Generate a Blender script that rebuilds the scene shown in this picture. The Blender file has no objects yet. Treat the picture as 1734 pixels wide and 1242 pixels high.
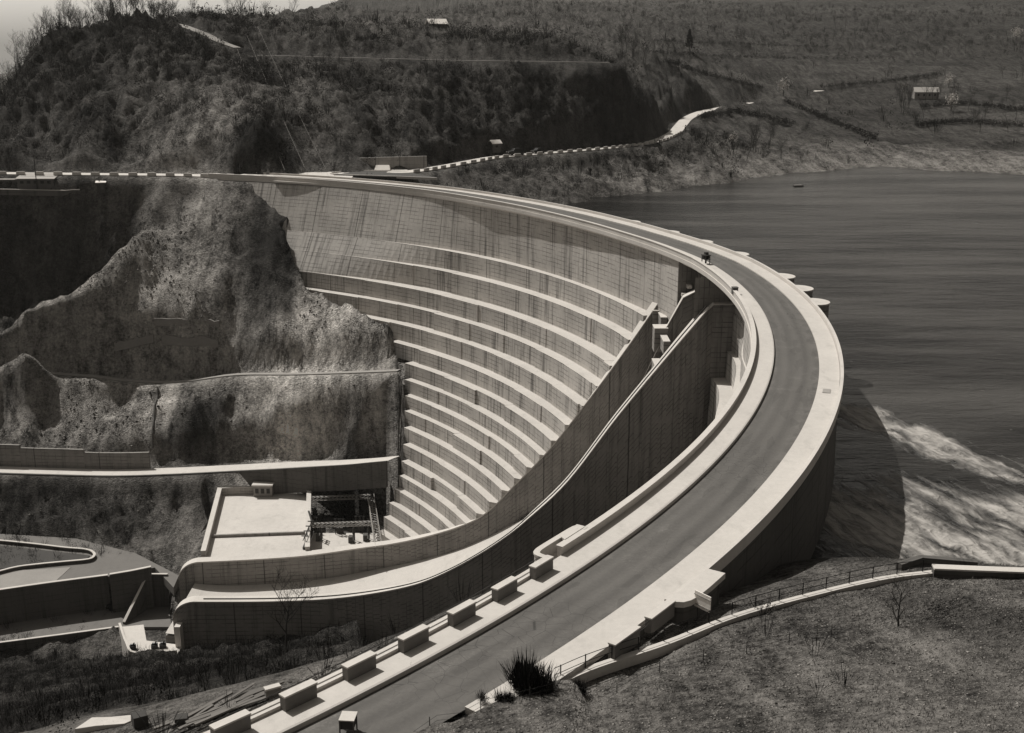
import bpy, bmesh, math, random
import numpy as np
from math import sin, cos, radians as R, pi, hypot, atan2, degrees, tan
rng = np.random.default_rng(7); random.seed(7)
scene = bpy.context.scene; COL = scene.collection
# ------------------------------------------------------------------ camera
FPX, PITCH, H = 2000.0, math.atan(546/2000.0), 40.0
def ray(px, py):
    u = px-867.; v = py-621.
    return np.array([u, FPX*cos(PITCH)-v*sin(PITCH), -FPX*sin(PITCH)-v*cos(PITCH)])
def PZ(px, py, z):
    d = ray(px, py); t = (z-H)/d[2]; return (d[0]*t, d[1]*t, z)
def PY(px, py, y):
    d = ray(px, py); t = y/d[1]; return (d[0]*t, y, H+d[2]*t)
cam_d = bpy.data.cameras.new('camera'); cam = bpy.data.objects.new('camera', cam_d); COL.objects.link(cam)
cam.location = (0, 0, H); cam.rotation_euler = (pi/2-PITCH, 0, 0)
cam_d.sensor_width = 36; cam_d.lens = FPX/1734*36; cam_d.clip_end = 12000; cam_d.clip_start = .5
scene.camera = cam
# ------------------------------------------------------------------ helpers
def setp(o, label=None, cat=None, group=None, kind=None):
    if label: o['label'] = label
    if cat: o['category'] = cat
    if group: o['group'] = group
    if kind: o['kind'] = kind
    return o
def empty(name, loc, label=None, cat=None, group=None, rz=0):
    o = bpy.data.objects.new(name, None); COL.objects.link(o); o.location = loc; o.rotation_euler = (0, 0, rz)
    o.empty_display_size = .5
    return setp(o, label, cat, group)
class MB:
    def __init__(s): s.v = []; s.f = []; s.uv = []
    def quad(s, a, b, c, d, uv=None):
        i = len(s.v); s.v += [a, b, c, d]; s.f.append((i, i+1, i+2, i+3)); s.uv += uv or [(0, 0)]*4
    def box(s, c, size, rz=0, taper=1.0):
        hx, hy, hz = size[0]/2, size[1]/2, size[2]/2
        ca, sa = cos(rz), sin(rz); i = len(s.v)
        for dz, t in ((-hz, 1), (hz, taper)):
            for dx, dy in ((-hx, -hy), (hx, -hy), (hx, hy), (-hx, hy)):
                X, Y = dx*t, dy*t
                s.v.append((c[0]+X*ca-Y*sa, c[1]+X*sa+Y*ca, c[2]+dz))
        L, W, Hh = size
        for q, w, h in (((0, 3, 2, 1), L, W), ((4, 5, 6, 7), L, W), ((0, 1, 5, 4), L, Hh), ((1, 2, 6, 5), W, Hh), ((2, 3, 7, 6), L, Hh), ((3, 0, 4, 7), W, Hh)):
            s.f.append(tuple(i+k for k in q)); s.uv += [(0, 0), (w, 0), (w, h), (0, h)]
        return s
    def prism(s, pts, z0, z1):
        """vertical prism over an outline given counter-clockwise"""
        n = len(pts); i = len(s.v)
        zz0 = z0 if hasattr(z0, '__len__') else [z0]*n; zz1 = z1 if hasattr(z1, '__len__') else [z1]*n
        s.v += [(p[0], p[1], z) for p, z in zip(pts, zz0)]+[(p[0], p[1], z) for p, z in zip(pts, zz1)]
        s.f.append(tuple(i+n+k for k in range(n))); s.uv += [(p[0], p[1]) for p in pts]
        s.f.append(tuple(i+n-1-k for k in range(n))); s.uv += [(p[0], p[1]) for p in reversed(pts)]
        L = 0
        for k in range(n):
            m = (k+1) % n; d = hypot(pts[m][0]-pts[k][0], pts[m][1]-pts[k][1])
            s.f.append((i+k, i+m, i+n+m, i+n+k)); s.uv += [(L, zz0[k]), (L+d, zz0[m]), (L+d, zz1[m]), (L, zz1[k])]; L += d
        return s
    def tube(s, pts, rad, n=5, caps=True):
        pts = [np.array(p, float) for p in pts]; i0 = len(s.v)
        rads = rad if hasattr(rad, '__len__') else [rad]*len(pts)
        for k, p in enumerate(pts):
            t = pts[min(k+1, len(pts)-1)]-pts[max(k-1, 0)]; t = t/(np.linalg.norm(t)+1e-9)
            a = np.array([0, 0, 1.]) if abs(t[2]) < .9 else np.array([1., 0, 0])
            e1 = np.cross(t, a); e1 /= np.linalg.norm(e1); e2 = np.cross(t, e1)
            for j in range(n):
                an = 2*pi*j/n; s.v.append(tuple(p+rads[k]*(cos(an)*e1+sin(an)*e2)))
        for k in range(len(pts)-1):
            for j in range(n):
                a = i0+k*n+j; b = i0+k*n+(j+1) % n
                s.f.append((a, b, b+n, a+n)); s.uv += [(0, 0)]*4
        if caps:
            s.f.append(tuple(i0+j for j in range(n))); s.uv += [(0, 0)]*n
            e = i0+(len(pts)-1)*n; s.f.append(tuple(e+n-1-j for j in range(n))); s.uv += [(0, 0)]*n
        return s
    def strip(s, rows, closed=False, cap=False, us=None):
        """rows: list of cross-sections (each a list of 3D points); skins between them, UV = (length along, length across)"""
        n = len(rows[0]); i = len(s.v); U = 0
        for r in rows: s.v += [tuple(p) for p in r]
        for k in range(len(rows)-1):
            d = max(math.dist(rows[k][0], rows[k+1][0]), 1e-4); u0, u1 = (U, U+d) if us is None else (us[k], us[k+1]); U += d
            V = 0; m = n if closed else n-1
            for j in range(m):
                jj = (j+1) % n; dv = math.dist(rows[k][j], rows[k][jj])
                vert = abs(rows[k][j][2]-rows[k][jj][2]) > .6*dv
                v0, v1 = (rows[k][j][2], rows[k][jj][2]) if vert else (V, V+dv)
                s.f.append((i+k*n+j, i+(k+1)*n+j, i+(k+1)*n+jj, i+k*n+jj)); s.uv += [(u0, v0), (u1, v0), (u1, v1), (u0, v1)]; V += dv
        if cap and closed:
            s.f.append(tuple(i+n-1-j for j in range(n))); s.uv += [(p[1], p[2]) for p in reversed(rows[0])]
            e = i+(len(rows)-1)*n; s.f.append(tuple(e+j for j in range(n))); s.uv += [(p[1], p[2]) for p in rows[-1]]
        return s
    def build(s, name, mat, parent=None, smooth=False, origin=None, bevel=0, fix=True):
        me = bpy.data.meshes.new(name)
        v = s.v
        if origin is not None: v = [(a[0]-origin[0], a[1]-origin[1], a[2]-origin[2]) for a in v]
        me.from_pydata(v, [], s.f); uvl = me.uv_layers.new(name='UVMap')
        uvl.data.foreach_set('uv', np.array(s.uv, dtype=np.float32).ravel())
        if fix:
            bm = bmesh.new(); bm.from_mesh(me); bmesh.ops.remove_doubles(bm, verts=bm.verts, dist=1e-4); bmesh.ops.recalc_face_normals(bm, faces=bm.faces)
            bm.to_mesh(me); bm.free()
        me.materials.append(mat); me.update()
        if smooth: me.polygons.foreach_set('use_smooth', [True]*len(me.polygons))
        o = bpy.data.objects.new(name, me); COL.objects.link(o)
        if parent is not None: o.parent = parent
        if origin is not None and parent is None: o.location = origin
        if bevel:
            m = o.modifiers.new('bevel', 'BEVEL'); m.width = bevel; m.segments = 2; m.limit_method = 'ANGLE'
        return o
def rawmesh(name, verts, faces, mat, attrs=None, parent=None, smooth=False):
    """numpy mesh with equal sided faces"""
    me = bpy.data.meshes.new(name); nv = len(verts); nf, k = faces.shape
    me.vertices.add(nv); me.vertices.foreach_set('co', np.ascontiguousarray(verts, dtype=np.float32).ravel())
    me.loops.add(nf*k); me.loops.foreach_set('vertex_index', np.ascontiguousarray(faces, dtype=np.int32).ravel())
    me.polygons.add(nf); me.polygons.foreach_set('loop_start', np.arange(0, nf*k, k, dtype=np.int32)); 
    if smooth: me.polygons.foreach_set('use_smooth', np.ones(nf, dtype=bool))
    for n, a in (attrs or {}).items():
        at = me.attributes.new(n, 'FLOAT', 'POINT'); at.data.foreach_set('value', np.ascontiguousarray(a, dtype=np.float32).ravel())
    me.materials.append(mat); me.update(calc_edges=True); me.validate()
    o = bpy.data.objects.new(name, me); COL.objects.link(o)
    if parent is not None: o.parent = parent
    return o
# numpy noise
def _hash(ix, iy, s):
    h = (ix.astype(np.int64)*374761393+iy.astype(np.int64)*668265263+s*974634777) & 0xffffffff
    h = ((h ^ (h >> 13))*1274126177) & 0xffffffff
    return ((h ^ (h >> 16)) & 0xffffff)/float(0xffffff)
def vnoise(x, y, s=0):
    x = np.asarray(x, float); y = np.asarray(y, float)
    ix = np.floor(x); iy = np.floor(y); fx = x-ix; fy = y-iy
    fx = fx*fx*fx*(fx*(fx*6-15)+10); fy = fy*fy*fy*(fy*(fy*6-15)+10)
    a = _hash(ix, iy, s); b = _hash(ix+1, iy, s); c = _hash(ix, iy+1, s); d = _hash(ix+1, iy+1, s)
    return (a+(b-a)*fx+(c-a)*fy+(a-b-c+d)*fx*fy)*2-1
def fbm(x, y, o=4, s=0):
    t = 0; a = 1; n = 0
    for k in range(o): t = t+a*vnoise(x*2**k+17.3*k, y*2**k-9.1*k, s+k); n += a; a *= .5
    return t/n
def ss(a, b, x):
    t = np.clip((np.asarray(x, float)-a)/(b-a), 0, 1); return t*t*(3-2*t)
# ------------------------------------------------------------------ materials (a monochrome print: warm greys)
TINT = (1.0, .94, .875)
def g(v): return (v*TINT[0], v*TINT[1], v*TINT[2], 1)
class NT:
    def __init__(s, name):
        s.m = bpy.data.materials.new(name); s.m.use_nodes = True; s.t = s.m.node_tree; s.n = s.t.nodes; s.n.clear()
        s.out = s.n.new('ShaderNodeOutputMaterial'); s.b = s.n.new('ShaderNodeBsdfPrincipled'); s.l(s.b.outputs[0], s.out.inputs[0])
        s.b.inputs['Roughness'].default_value = .85; s.b.inputs['Specular IOR Level'].default_value = .25
    def l(s, a, b): s.t.links.new(a, b)
    def node(s, ty, **kw):
        n = s.n.new(ty)
        for k, v in kw.items(): setattr(n, k, v)
        return n
    def inp(s, n, k, v):
        if hasattr(v, 'is_linked') or hasattr(v, 'links'): s.l(v, n.inputs[k])
        else: n.inputs[k].default_value = v
    def math(s, op, a, b=0.0, c=0.0, clamp=False):
        n = s.node('ShaderNodeMath', operation=op); n.use_clamp = clamp
        s.inp(n, 0, a); s.inp(n, 1, b); s.inp(n, 2, c); return n.outputs[0]
    def ramp(s, v, lo, hi, a=0.0, b=1.0):
        n = s.node('ShaderNodeMapRange'); n.interpolation_type = 'SMOOTHSTEP'
        s.inp(n, 0, v); s.inp(n, 1, lo); s.inp(n, 2, hi); s.inp(n, 3, a); s.inp(n, 4, b); return n.outputs[0]
    def coord(s, kind='Object', scale=(1, 1, 1)):
        if kind == 'World': c = s.node('ShaderNodeNewGeometry').outputs['Position']
        else: c = s.node('ShaderNodeTexCoord').outputs[kind]
        m = s.node('ShaderNodeMapping'); s.l(c, m.inputs[0]); m.inputs['Scale'].default_value = scale; return m.outputs[0]
    def noise(s, co, sc=1.0, det=4, rough=.55, dist=0):
        n = s.node('ShaderNodeTexNoise'); s.l(co, n.inputs['Vector']); n.inputs['Scale'].default_value = sc; n.inputs['Detail'].default_value = det
        n.inputs['Roughness'].default_value = rough; n.inputs['Distortion'].default_value = dist; return n.outputs['Fac']
    def attr(s, nm): return s.node('ShaderNodeAttribute', attribute_name=nm).outputs['Fac']
    def col(s, v):
        n = s.node('ShaderNodeVectorMath', operation='SCALE'); n.inputs[0].default_value = TINT; s.inp(n, 'Scale', v); s.l(n.outputs[0], s.b.inputs['Base Color'])
    def bump(s, h, strength=.3, dist=.1):
        n = s.node('ShaderNodeBump'); n.inputs['Strength'].default_value = strength; n.inputs['Distance'].default_value = dist
        s.l(h, n.inputs['Height']); s.l(n.outputs[0], s.b.inputs['Normal'])
def mix2(n, a, b, f):   # a*(1-f)+b*f
    return n.math('ADD', n.math('MULTIPLY', a, n.math('SUBTRACT', 1.0, f)), n.math('MULTIPLY', b, f))
def concrete(name, base, form=(2.4, 1.0), line=.75, joint=15.0, streak=.5, mott=.25):
    n = NT(name); uv = n.coord('UV')
    sep = n.node('ShaderNodeSeparateXYZ'); n.l(uv, sep.inputs[0]); u, v = sep.outputs[0], sep.outputs[1]
    wob = n.noise(n.coord('UV', (.3, .3, 1)), 1.0, 3)
    def lines(c, step, w):
        f = n.math('FRACT', n.math('DIVIDE', n.math('ADD', c, n.math('MULTIPLY', wob, .25)), step)); d = n.math('ABSOLUTE', n.math('SUBTRACT', f, .5))
        return n.ramp(d, .5-w/step, .5, 0.0, 1.0)
    big = n.noise(n.coord('World', (.06, .06, .06)), 1.0, 5, .6); fine = n.noise(n.coord('World', (1.3, 1.3, 1.3)), 1.0, 6, .65)
    st = n.ramp(n.noise(n.coord('UV', (.9, .035, 1)), 1.0, 5, .7), .44, .62); st2 = n.ramp(n.noise(n.coord('UV', (.25, .02, 1)), 1.0, 3, .6), .44, .62)
    f = n.math('MULTIPLY', base, n.math('ADD', 1.0-mott, n.math('MULTIPLY', big, 2*mott)))
    f = n.math('MULTIPLY', f, n.math('ADD', .78, n.math('MULTIPLY', fine, .44)))
    f = n.math('MULTIPLY', f, n.math('SUBTRACT', 1.0, n.math('MULTIPLY', n.math('MULTIPLY', st, st2), streak)))
    lime = n.math('MULTIPLY', n.ramp(n.noise(n.coord('UV', (1.4, .05, 1)), 1.0, 5, .7), .60, .75), n.ramp(n.noise(n.coord('UV', (.09, .06, 1)), 1.0, 3), .45, .65))
    lift = n.noise(n.coord('UV', (.065, .22, 1)), 1.0, 0)
    f = n.math('MULTIPLY', f, n.math('ADD', 1.0, n.math('MULTIPLY', lime, streak*.7))); f = n.math('MULTIPLY', f, n.math('ADD', .85, n.math('MULTIPLY', lift, .3)))
    gaps = n.ramp(n.noise(n.coord('UV', (.2, .5, 1)), 1.0, 2), .35, .6)
    lh = n.math('MULTIPLY', n.math('MAXIMUM', lines(v, form[1], .15), n.math('MULTIPLY', lines(u, form[0], .13), .8)), n.math('MULTIPLY', gaps, 1-line))
    f = n.math('MULTIPLY', f, n.math('SUBTRACT', 1.0, lh))
    if joint: f = n.math('MULTIPLY', f, n.math('SUBTRACT', 1.0, n.math('MULTIPLY', lines(u, joint, .22), .7)))
    n.col(f); n.bump(fine, .35, .05); return n.m
def plain(name, v, var=.2, sc=.8, rough=.85, bump=.3, metal=0):
    n = NT(name); co = n.coord('World'); a = n.noise(co, sc, 6, .65); b = n.noise(co, sc*.13, 4, .6)
    f = n.math('MULTIPLY', v, n.math('ADD', 1-var, n.math('MULTIPLY', n.math('ADD', a, b), var)))
    n.col(f); n.b.inputs['Roughness'].default_value = rough; n.b.inputs['Metallic'].default_value = metal
    if bump: n.bump(a, bump, .08)
    return n.m
def paving(name, v, speck=.35, sc=2.0):
    n = NT(name); co = n.coord('World'); stain = n.math('MULTIPLY', n.ramp(n.noise(n.coord('World', (.5, .22, .5)), 1.0, 7, .72), .50, .78), .2)
    a = n.noise(co, sc, 7, .7); b = n.noise(co, .12, 4, .6); c = n.ramp(n.noise(co, 5.0, 3, .6), .60, .72)
    w = n.ramp(n.noise(co, .35, 5, .65), .52, .75)
    f = n.math('MULTIPLY', v, n.math('ADD', .7, n.math('ADD', n.math('MULTIPLY', a, .3), n.math('MULTIPLY', b, .3))))
    f = n.math('MULTIPLY', f, n.math('SUBTRACT', 1.0, n.math('MULTIPLY', n.math('MULTIPLY', c, w), speck)))
    f = n.math('MULTIPLY', f, n.math('SUBTRACT', 1.0, stain))
    n.col(f); n.bump(a, .3, .03); return n.m
def asphalt():
    n = NT('asphalt'); uv = n.coord('UV'); co = n.coord('World'); sep = n.node('ShaderNodeSeparateXYZ'); n.l(uv, sep.inputs[0]); v = sep.outputs[1]
    tr = n.noise(n.coord('UV', (.015, 1.1, 1)), 1.0, 5, .65); a = n.noise(co, 3.0, 6, .75); b = n.noise(co, .07, 6, .65)
    wv = n.math('ADD', v, n.math('MULTIPLY', n.noise(n.coord('UV', (.03, .1, 1)), 1.0, 2), 1.2))
    track = n.math('MULTIPLY', n.math('ADD', n.math('SINE', n.math('MULTIPLY', wv, 3.7)), 1.0), .5)
    dust = n.ramp(n.noise(co, .13, 8, .76), .5, .74); sp = n.ramp(n.noise(co, 5.0, 4, .7), .45, .7)
    edge = n.math('MULTIPLY', n.ramp(n.math('ABSOLUTE', n.math('SUBTRACT', wv, 3.4)), 1.7, 3.1), n.ramp(n.noise(co, .3, 6, .7), .42, .65))
    f = n.math('MULTIPLY', .07, n.math('ADD', .35, n.math('ADD', n.math('MULTIPLY', tr, .4), n.math('ADD', n.math('MULTIPLY', a, .75), n.math('ADD', n.math('MULTIPLY', b, .6), n.math('MULTIPLY', track, .25))))))
    f = n.math('ADD', f, n.math('MULTIPLY', n.math('MULTIPLY', dust, n.math('ADD', .2, sp)), .085))
    f = n.math('ADD', f, n.math('MULTIPLY', edge, .05))
    vo = n.node('ShaderNodeTexVoronoi', feature='DISTANCE_TO_EDGE'); n.l(n.coord('World', (.16, .16, .16)), vo.inputs['Vector'])
    crack = n.math('MULTIPLY', n.ramp(vo.outputs['Distance'], .018, .004), n.ramp(n.noise(co, .05, 3), .45, .6))
    f = n.math('MULTIPLY', f, n.math('SUBTRACT', 1.0, n.math('MULTIPLY', crack, .55)))
    pv = n.node('ShaderNodeTexVoronoi'); n.l(n.coord('UV', (.06, .3, 1)), pv.inputs['Vector']); sc_ = n.node('ShaderNodeSeparateColor'); n.l(pv.outputs['Color'], sc_.inputs[0])
    f = n.math('MULTIPLY', f, n.ramp(sc_.outputs[0], .86, .88, 1.0, .87))
    n.col(f); n.b.inputs['Roughness'].default_value = .8; n.bump(a, .3, .02); return n.m
def terrain_mat():
    n = NT('earth'); co = n.coord('World'); alb = n.attr('alb'); rough = n.attr('gran')
    big = n.noise(co, .035, 6, .65); mid = n.noise(co, .28, 7, .7); fine = n.noise(co, 1.2, 7, .78)
    rill = n.noise(n.coord('World', (.32, .045, .06)), 1.0, 5, .6, .4)
    vo = n.node('ShaderNodeTexVoronoi'); n.l(co, vo.inputs['Vector']); vo.inputs['Scale'].default_value = 4.5
    st = n.math('MULTIPLY', n.ramp(n.node('ShaderNodeSeparateColor').outputs[0], 0, 1), 0.0)
    sepc = n.node('ShaderNodeSeparateColor'); n.l(vo.outputs['Color'], sepc.inputs[0])
    stone = n.math('MULTIPLY', n.ramp(sepc.outputs[0], .66, .95), n.ramp(vo.outputs['Distance'], .5, .15))
    m = n.math('ADD', n.math('MULTIPLY', big, .7), n.math('ADD', n.math('MULTIPLY', mid, .8), n.math('ADD', n.math('MULTIPLY', fine, 1.5), n.math('MULTIPLY', rill, 1.0))))
    grit = n.noise(co, 4.5, 4, .75); m = n.math('ADD', m, n.math('MULTIPLY', n.math('SUBTRACT', grit, .5), .9))
    f = n.math('MULTIPLY', alb, n.ramp(m, 1.5, 2.6, .1, 2.7))
    f = n.math('ADD', f, n.math('MULTIPLY', n.math('MULTIPLY', stone, rough), .42))
    f = n.math('MULTIPLY', f, .86)
    ve = n.node('ShaderNodeTexVoronoi', feature='DISTANCE_TO_EDGE'); wv_ = n.node('ShaderNodeVectorMath', operation='ADD'); n.l(n.coord('World', (.36, .26, .42)), wv_.inputs[0]); nz_ = n.node('ShaderNodeTexNoise'); n.l(co, nz_.inputs['Vector']); nz_.inputs['Scale'].default_value = .5; nz_.inputs['Detail'].default_value = 5; n.l(nz_.outputs['Color'], wv_.inputs[1]); n.l(wv_.outputs[0], ve.inputs['Vector'])
    cr = n.math('MULTIPLY', n.ramp(ve.outputs['Distance'], .09, .0), n.math('MULTIPLY', n.ramp(n.noise(co, .09, 4, .6), .42, .6), n.math('SUBTRACT', 1.0, rough, 0, True)))
    f = n.math('MULTIPLY', f, n.math('SUBTRACT', 1.0, n.math('MULTIPLY', cr, .65)))
    n.col(f)
    h = n.math('ADD', n.math('MULTIPLY', mid, 1.2), n.math('ADD', n.math('MULTIPLY', fine, .35), n.math('MULTIPLY', stone, .25)))
    v2 = n.node('ShaderNodeTexVoronoi'); n.l(n.coord('World', (.5, .5, .8)), v2.inputs['Vector']); v3 = n.node('ShaderNodeTexVoronoi'); n.l(n.coord('World', (1.4, 1.4, 1.8)), v3.inputs['Vector'])
    h = n.math('ADD', h, n.math('MULTIPLY', n.math('ADD', n.math('MULTIPLY', v2.outputs['Distance'], .8), n.math('MULTIPLY', v3.outputs['Distance'], .35)), n.math('SUBTRACT', 1.0, rough, 0, True)))
    n.bump(h, 1.0, 1.3); n.b.inputs['Roughness'].default_value = .95; n.b.inputs['Specular IOR Level'].default_value = .1
    return n.m
def leafy(name, lo, hi):
    n = NT(name); geo = n.node('ShaderNodeNewGeometry'); r = geo.outputs['Random Per Island']
    f = n.math('ADD', lo, n.math('MULTIPLY', n.math('POWER', r, 2.0), hi-lo)); big = n.noise(n.coord('World'), .05, 4, .6)
    f = n.math('MULTIPLY', f, n.ramp(big, .3, .7, .55, 1.35))
    n.col(f); n.b.inputs['Roughness'].default_value = .9; n.b.inputs['Specular IOR Level'].default_value = .1; return n.m
def water_mat():
    n = NT('lake_water'); co = n.coord('World'); foam = n.attr('foam')
    a = n.noise(n.coord('World', (.10, .28, 1)), 1.0, 6, .6, .3); b = n.noise(n.coord('World', (.9, 1.5, 1)), 1.0, 4, .6); 
    wind = n.noise(n.coord('World', (.012, .05, 1)), 1.0, 5, .6)
    fn = n.noise(co, .9, 6, .7); 
    mp = n.node('ShaderNodeMapping'); n.l(n.node('ShaderNodeNewGeometry').outputs['Position'], mp.inputs[0]); mp.inputs['Rotation'].default_value = (0, 0, 1.266); mp2 = n.node('ShaderNodeMapping'); n.l(mp.outputs[0], mp2.inputs[0]); mp2.inputs['Scale'].default_value = (.13, .7, 1)
    fs = n.noise(mp2.outputs[0], 1.0, 7, .66, .7); fm = n.ramp(n.math('ADD', foam, n.math('ADD', n.math('MULTIPLY', n.math('SUBTRACT', fn, .5), .3), n.math('MULTIPLY', n.math('SUBTRACT', fs, .5), 1.9))), .25, 1.3)
    flecks = n.math('MULTIPLY', n.ramp(n.noise(n.coord('World', (.35, .9, 1)), 1.0, 5, .65), .68, .76), n.math('MULTIPLY', n.attr('fleck'), .45))
    fm = n.math('MAXIMUM', fm, flecks)
    n.col(mix2(n, n.math('ADD', .004, n.math('MULTIPLY', n.ramp(wind, .35, .68), .05)), .38, fm))
    n.l(n.math('ADD', .22, n.math('MULTIPLY', fm, .6)), n.b.inputs['Roughness']); n.b.inputs['Specular IOR Level'].default_value = .19
    n.bump(n.math('ADD', n.math('MULTIPLY', a, 1.0), n.math('ADD', n.math('MULTIPLY', b, .22), n.math('MULTIPLY', fm, .6))), .9, .9); return n.m
M = dict(
    face=concrete('dam_concrete', .43, (1.7, 1.0), .4, 16., .62, .3), tread=paving('tread_concrete', .46, .5, 1.6),
    wall=concrete('shaded_formwork_concrete', .24, (2.0, .95), .35, 14., .35, .3), dwall=concrete('retaining_wall_concrete', .095, (3, 1.2), .6, 0, .5, .3),  # wall: dam concrete darkened in colour to carry the spillway walls' shade
    cap=paving('pale_coping_concrete', .5, .35), walk=paving('pale_pavement_concrete', .47, .5), block=paving('weathered_block_concrete', .5, .5, 3.0),
    blockd=plain('shaded_block_side_concrete', .16, .4, 2.0), roof=paving('pale_roof_felt', .5, .35, .9), asphalt=asphalt(),  # blockd: block sides darkened in colour for their backlit shade
    gravelroad=paving('gravel_road', .25, .2, 1.2), paleroad=paving('dusty_pale_road', .5, .2, 1.0), greyyard=paving('yard_dirt', .14, .3, .8),
    earth=terrain_mat(), steel=plain('dark_steel', .045, .3, 2, .5), grey_steel=plain('grey_galvanised_steel', .3, .2, 2, .5), white=plain('white_paint', .75, .12, 2),
    bark=plain('bare_bark', .035, .4, 3), twig=leafy('bare_twigs', .02, .06), scrub=leafy('wintry_scrub', .010, .06), scrub2=leafy('dark_scrub', .008, .03), broom=leafy('broom_stems', .006, .03),
    blossom=leafy('blossom', .35, .6), tuft=leafy('dry_grass_tufts', .02, .2), stone=leafy('loose_stone', .07, .24), wood=leafy('weathered_timber', .08, .3),
    black=plain('black_paint', .012, .2, 1, .35), glass=plain('dark_glass', .02, .1, 1, .1, 0), tile=plain('pale_roof_tiles', .36, .25, 1.2), render=plain('pale_house_render', .22, .2, .8),
    dark=plain('dark_timber', .05, .3, 1.5), rockwall=plain('rubble_masonry', .2, .5, 1.0, .9, .8), water=water_mat(), backwall=concrete('pale_revetment_concrete', .27, (2.5, 1.2), .7, 8., .3, .2))
# ------------------------------------------------------------------ dam plan: everything is concentric
CX, CY = -146., 192.
_D = ([-70, 9, 13, 20, 26, 32, 40, 48, 64, 80], [0, 0, -.8, -2.3, -2.7, -2.4, -1.4, .6, 2.6, 4.5])
def D(th): return float(np.interp(th, *_D))
def pol(r, th, z): a = R(th); return (CX+r*cos(a), CY+r*sin(a), z)
def ring(mb, prof, ths, shift=1.0, closed=True, cap=True, rref=187.):
    mb.strip([[pol(r+shift*D(t), t, z) for r, z in prof] for t in ths], closed, cap, us=[R(t)*rref for t in ths])
    return mb
def ths(a, b, step=1.0):
    n = max(2, int(abs(b-a)/step)+1); return list(np.linspace(a, b, n))
STEPZ = [-14, -19, -24.5, -29, -33.5, -38, -41.8, -45.4, -48.8, -52, -55.4, -58.8, -62.2, -65.2, -68.2, -71.3, -74.5, -77.8, -81.5, -85.5, -90, -95, -100]
def rface(z): return 179+.62*(z+14)
STEPR = [rface(z) for z in STEPZ]
def zface(r): return np.where(r < 179.5, -14-(179-r)/.62, -17.)
THC_Z = [-105, -77, -67, -51, -45, -42, -39.5, -38.3, -37, -34.5, -33, -29, -24.5, -19, -14, -8, 0]
THC_T = [35.5, 36, 36.7, 41.4, 43, 44, 45, 49.5, 54.5, 58, 59.5, 60.5, 61.8, 63, 64.5, 67.5, 70]
LT = [(34, 238.5, -6), (31, 238, -10), (24.8, 236.5, -19), (18, 236.5, -29), (12, 238, -38), (6.7, 239.8, -45.5), (.6, 243.5, -53.5), (-5.8, 247, -61.5), (-11.6, 250.2, -66), (-19.6, 255, -70.6), (-28, 258, -73.8), (-36, 258.5, -75.2), (-48.5, 256, -76), (-63, 253.5, -76), (-77.5, 252, -76)]
RT = [(35.5, 208.4, -6), (28.4, 207.8, -14.7), (19.5, 207.8, -26.3), (10.5, 208, -39.1), (2.8, 208.6, -47.2), (-1.9, 210, -51.8), (-7.5, 212.5, -56.7), (-13.8, 216, -61.8), (-20.2, 219.5, -66.0), (-29.0, 223.5, -69.8), (-38.0, 226, -72.2), (-46.8, 226.6, -73.0), (-56.1, 226.4, -73.1), (-71.5, 226.2, -73.0)]
def smooth_line(p, n):
    p = np.array(p, float); q = np.vstack([2*p[0]-p[1], p, 2*p[-1]-p[-2]]); out = []
    for k in range(len(p)-1):
        a, b, c, d = q[k:k+4]
        for t in np.linspace(0, 1, n, endpoint=(k == len(p)-2)):
            out.append(.5*((2*b)+(c-a)*t+(2*a-5*b+4*c-d)*t*t+(3*b-a-3*c+d)*t**3))
    return np.array(out)
LTs = smooth_line(LT, 6); RTs = smooth_line(RT, 6)
ROOFZ = -77.
RC = [PZ(345, 947, ROOFZ), PZ(521, 940, ROOFZ), PZ(524, 833, ROOFZ), PZ(373, 838, ROOFZ)]   # powerhouse roof corners: near left, near right, far right, far left
# ------------------------------------------------------------------ terrain control points: x, y, z, albedo, scrub density, granular
CT = []
def cy(px, py, y, alb=.08, veg=.3, gr=0.): CT.append((*PY(px, py, y), alb, veg, gr))
def cz(px, py, z, alb=.08, veg=.3, gr=0.): CT.append((*PZ(px, py, z), alb, veg, gr))
def cw(x, y, z, alb=.08, veg=.3, gr=0.): CT.append((x, y, z, alb, veg, gr))
W = .036
# far wooded hill
for a in [(10, 284, 382), (150, 288, 378), (290, 290, 376), (420, 288, 377), (10, 230, 400), (10, 186, 420), (21, 157, 440), (45, 114, 452), (87, 69, 462), (138, 52, 470), (190, 45, 476), (242, 38, 480), (287, 35, 484),
          (150, 250, 392), (150, 200, 408), (150, 150, 425), (150, 100, 445), (300, 255, 388), (300, 200, 402), (300, 130, 428), (300, 75, 455), (450, 262, 386), (450, 200, 402), (450, 140, 430),
          (600, 266, 392), (600, 200, 412), (600, 140, 450), (750, 270, 408), (750, 200, 435), (750, 140, 462), (900, 240, 442), (900, 180, 462), (900, 130, 480), (1050, 222, 482), (1050, 170, 500), (1050, 125, 525),
          (1130, 200, 540), (1150, 165, 610), (1180, 150, 680), (-100, 284, 384), (-60, 225, 425), (-150, 270, 415), (5, 168, 432)]: cy(*a, W, 1.0)
for a in [(352, 214, 396), (330, 232, 391), (313, 252, 387), (300, 272, 383)]: cy(*a, .42, 0)
for a in [(400, 80, 470), (440, 92, 476), (560, 97, 480), (680, 100, 483), (800, 102, 487), (1030, 105, 500)]: cy(*a, .07, .5)
for a in [(450, 45, 600), (380, 35, 560), (330, 33, 540), (600, 62, 650), (600, 25, 950), (500, 20, 900), (800, 70, 640), (800, 32, 900), (900, 14, 1250), (1000, 40, 1000), (1000, 5, 1500), (1100, 60, 850), (1100, 90, 700), (1100, 30, 1200), (1100, -2, 1800)]: cy(*a, .095, .3)
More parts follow.
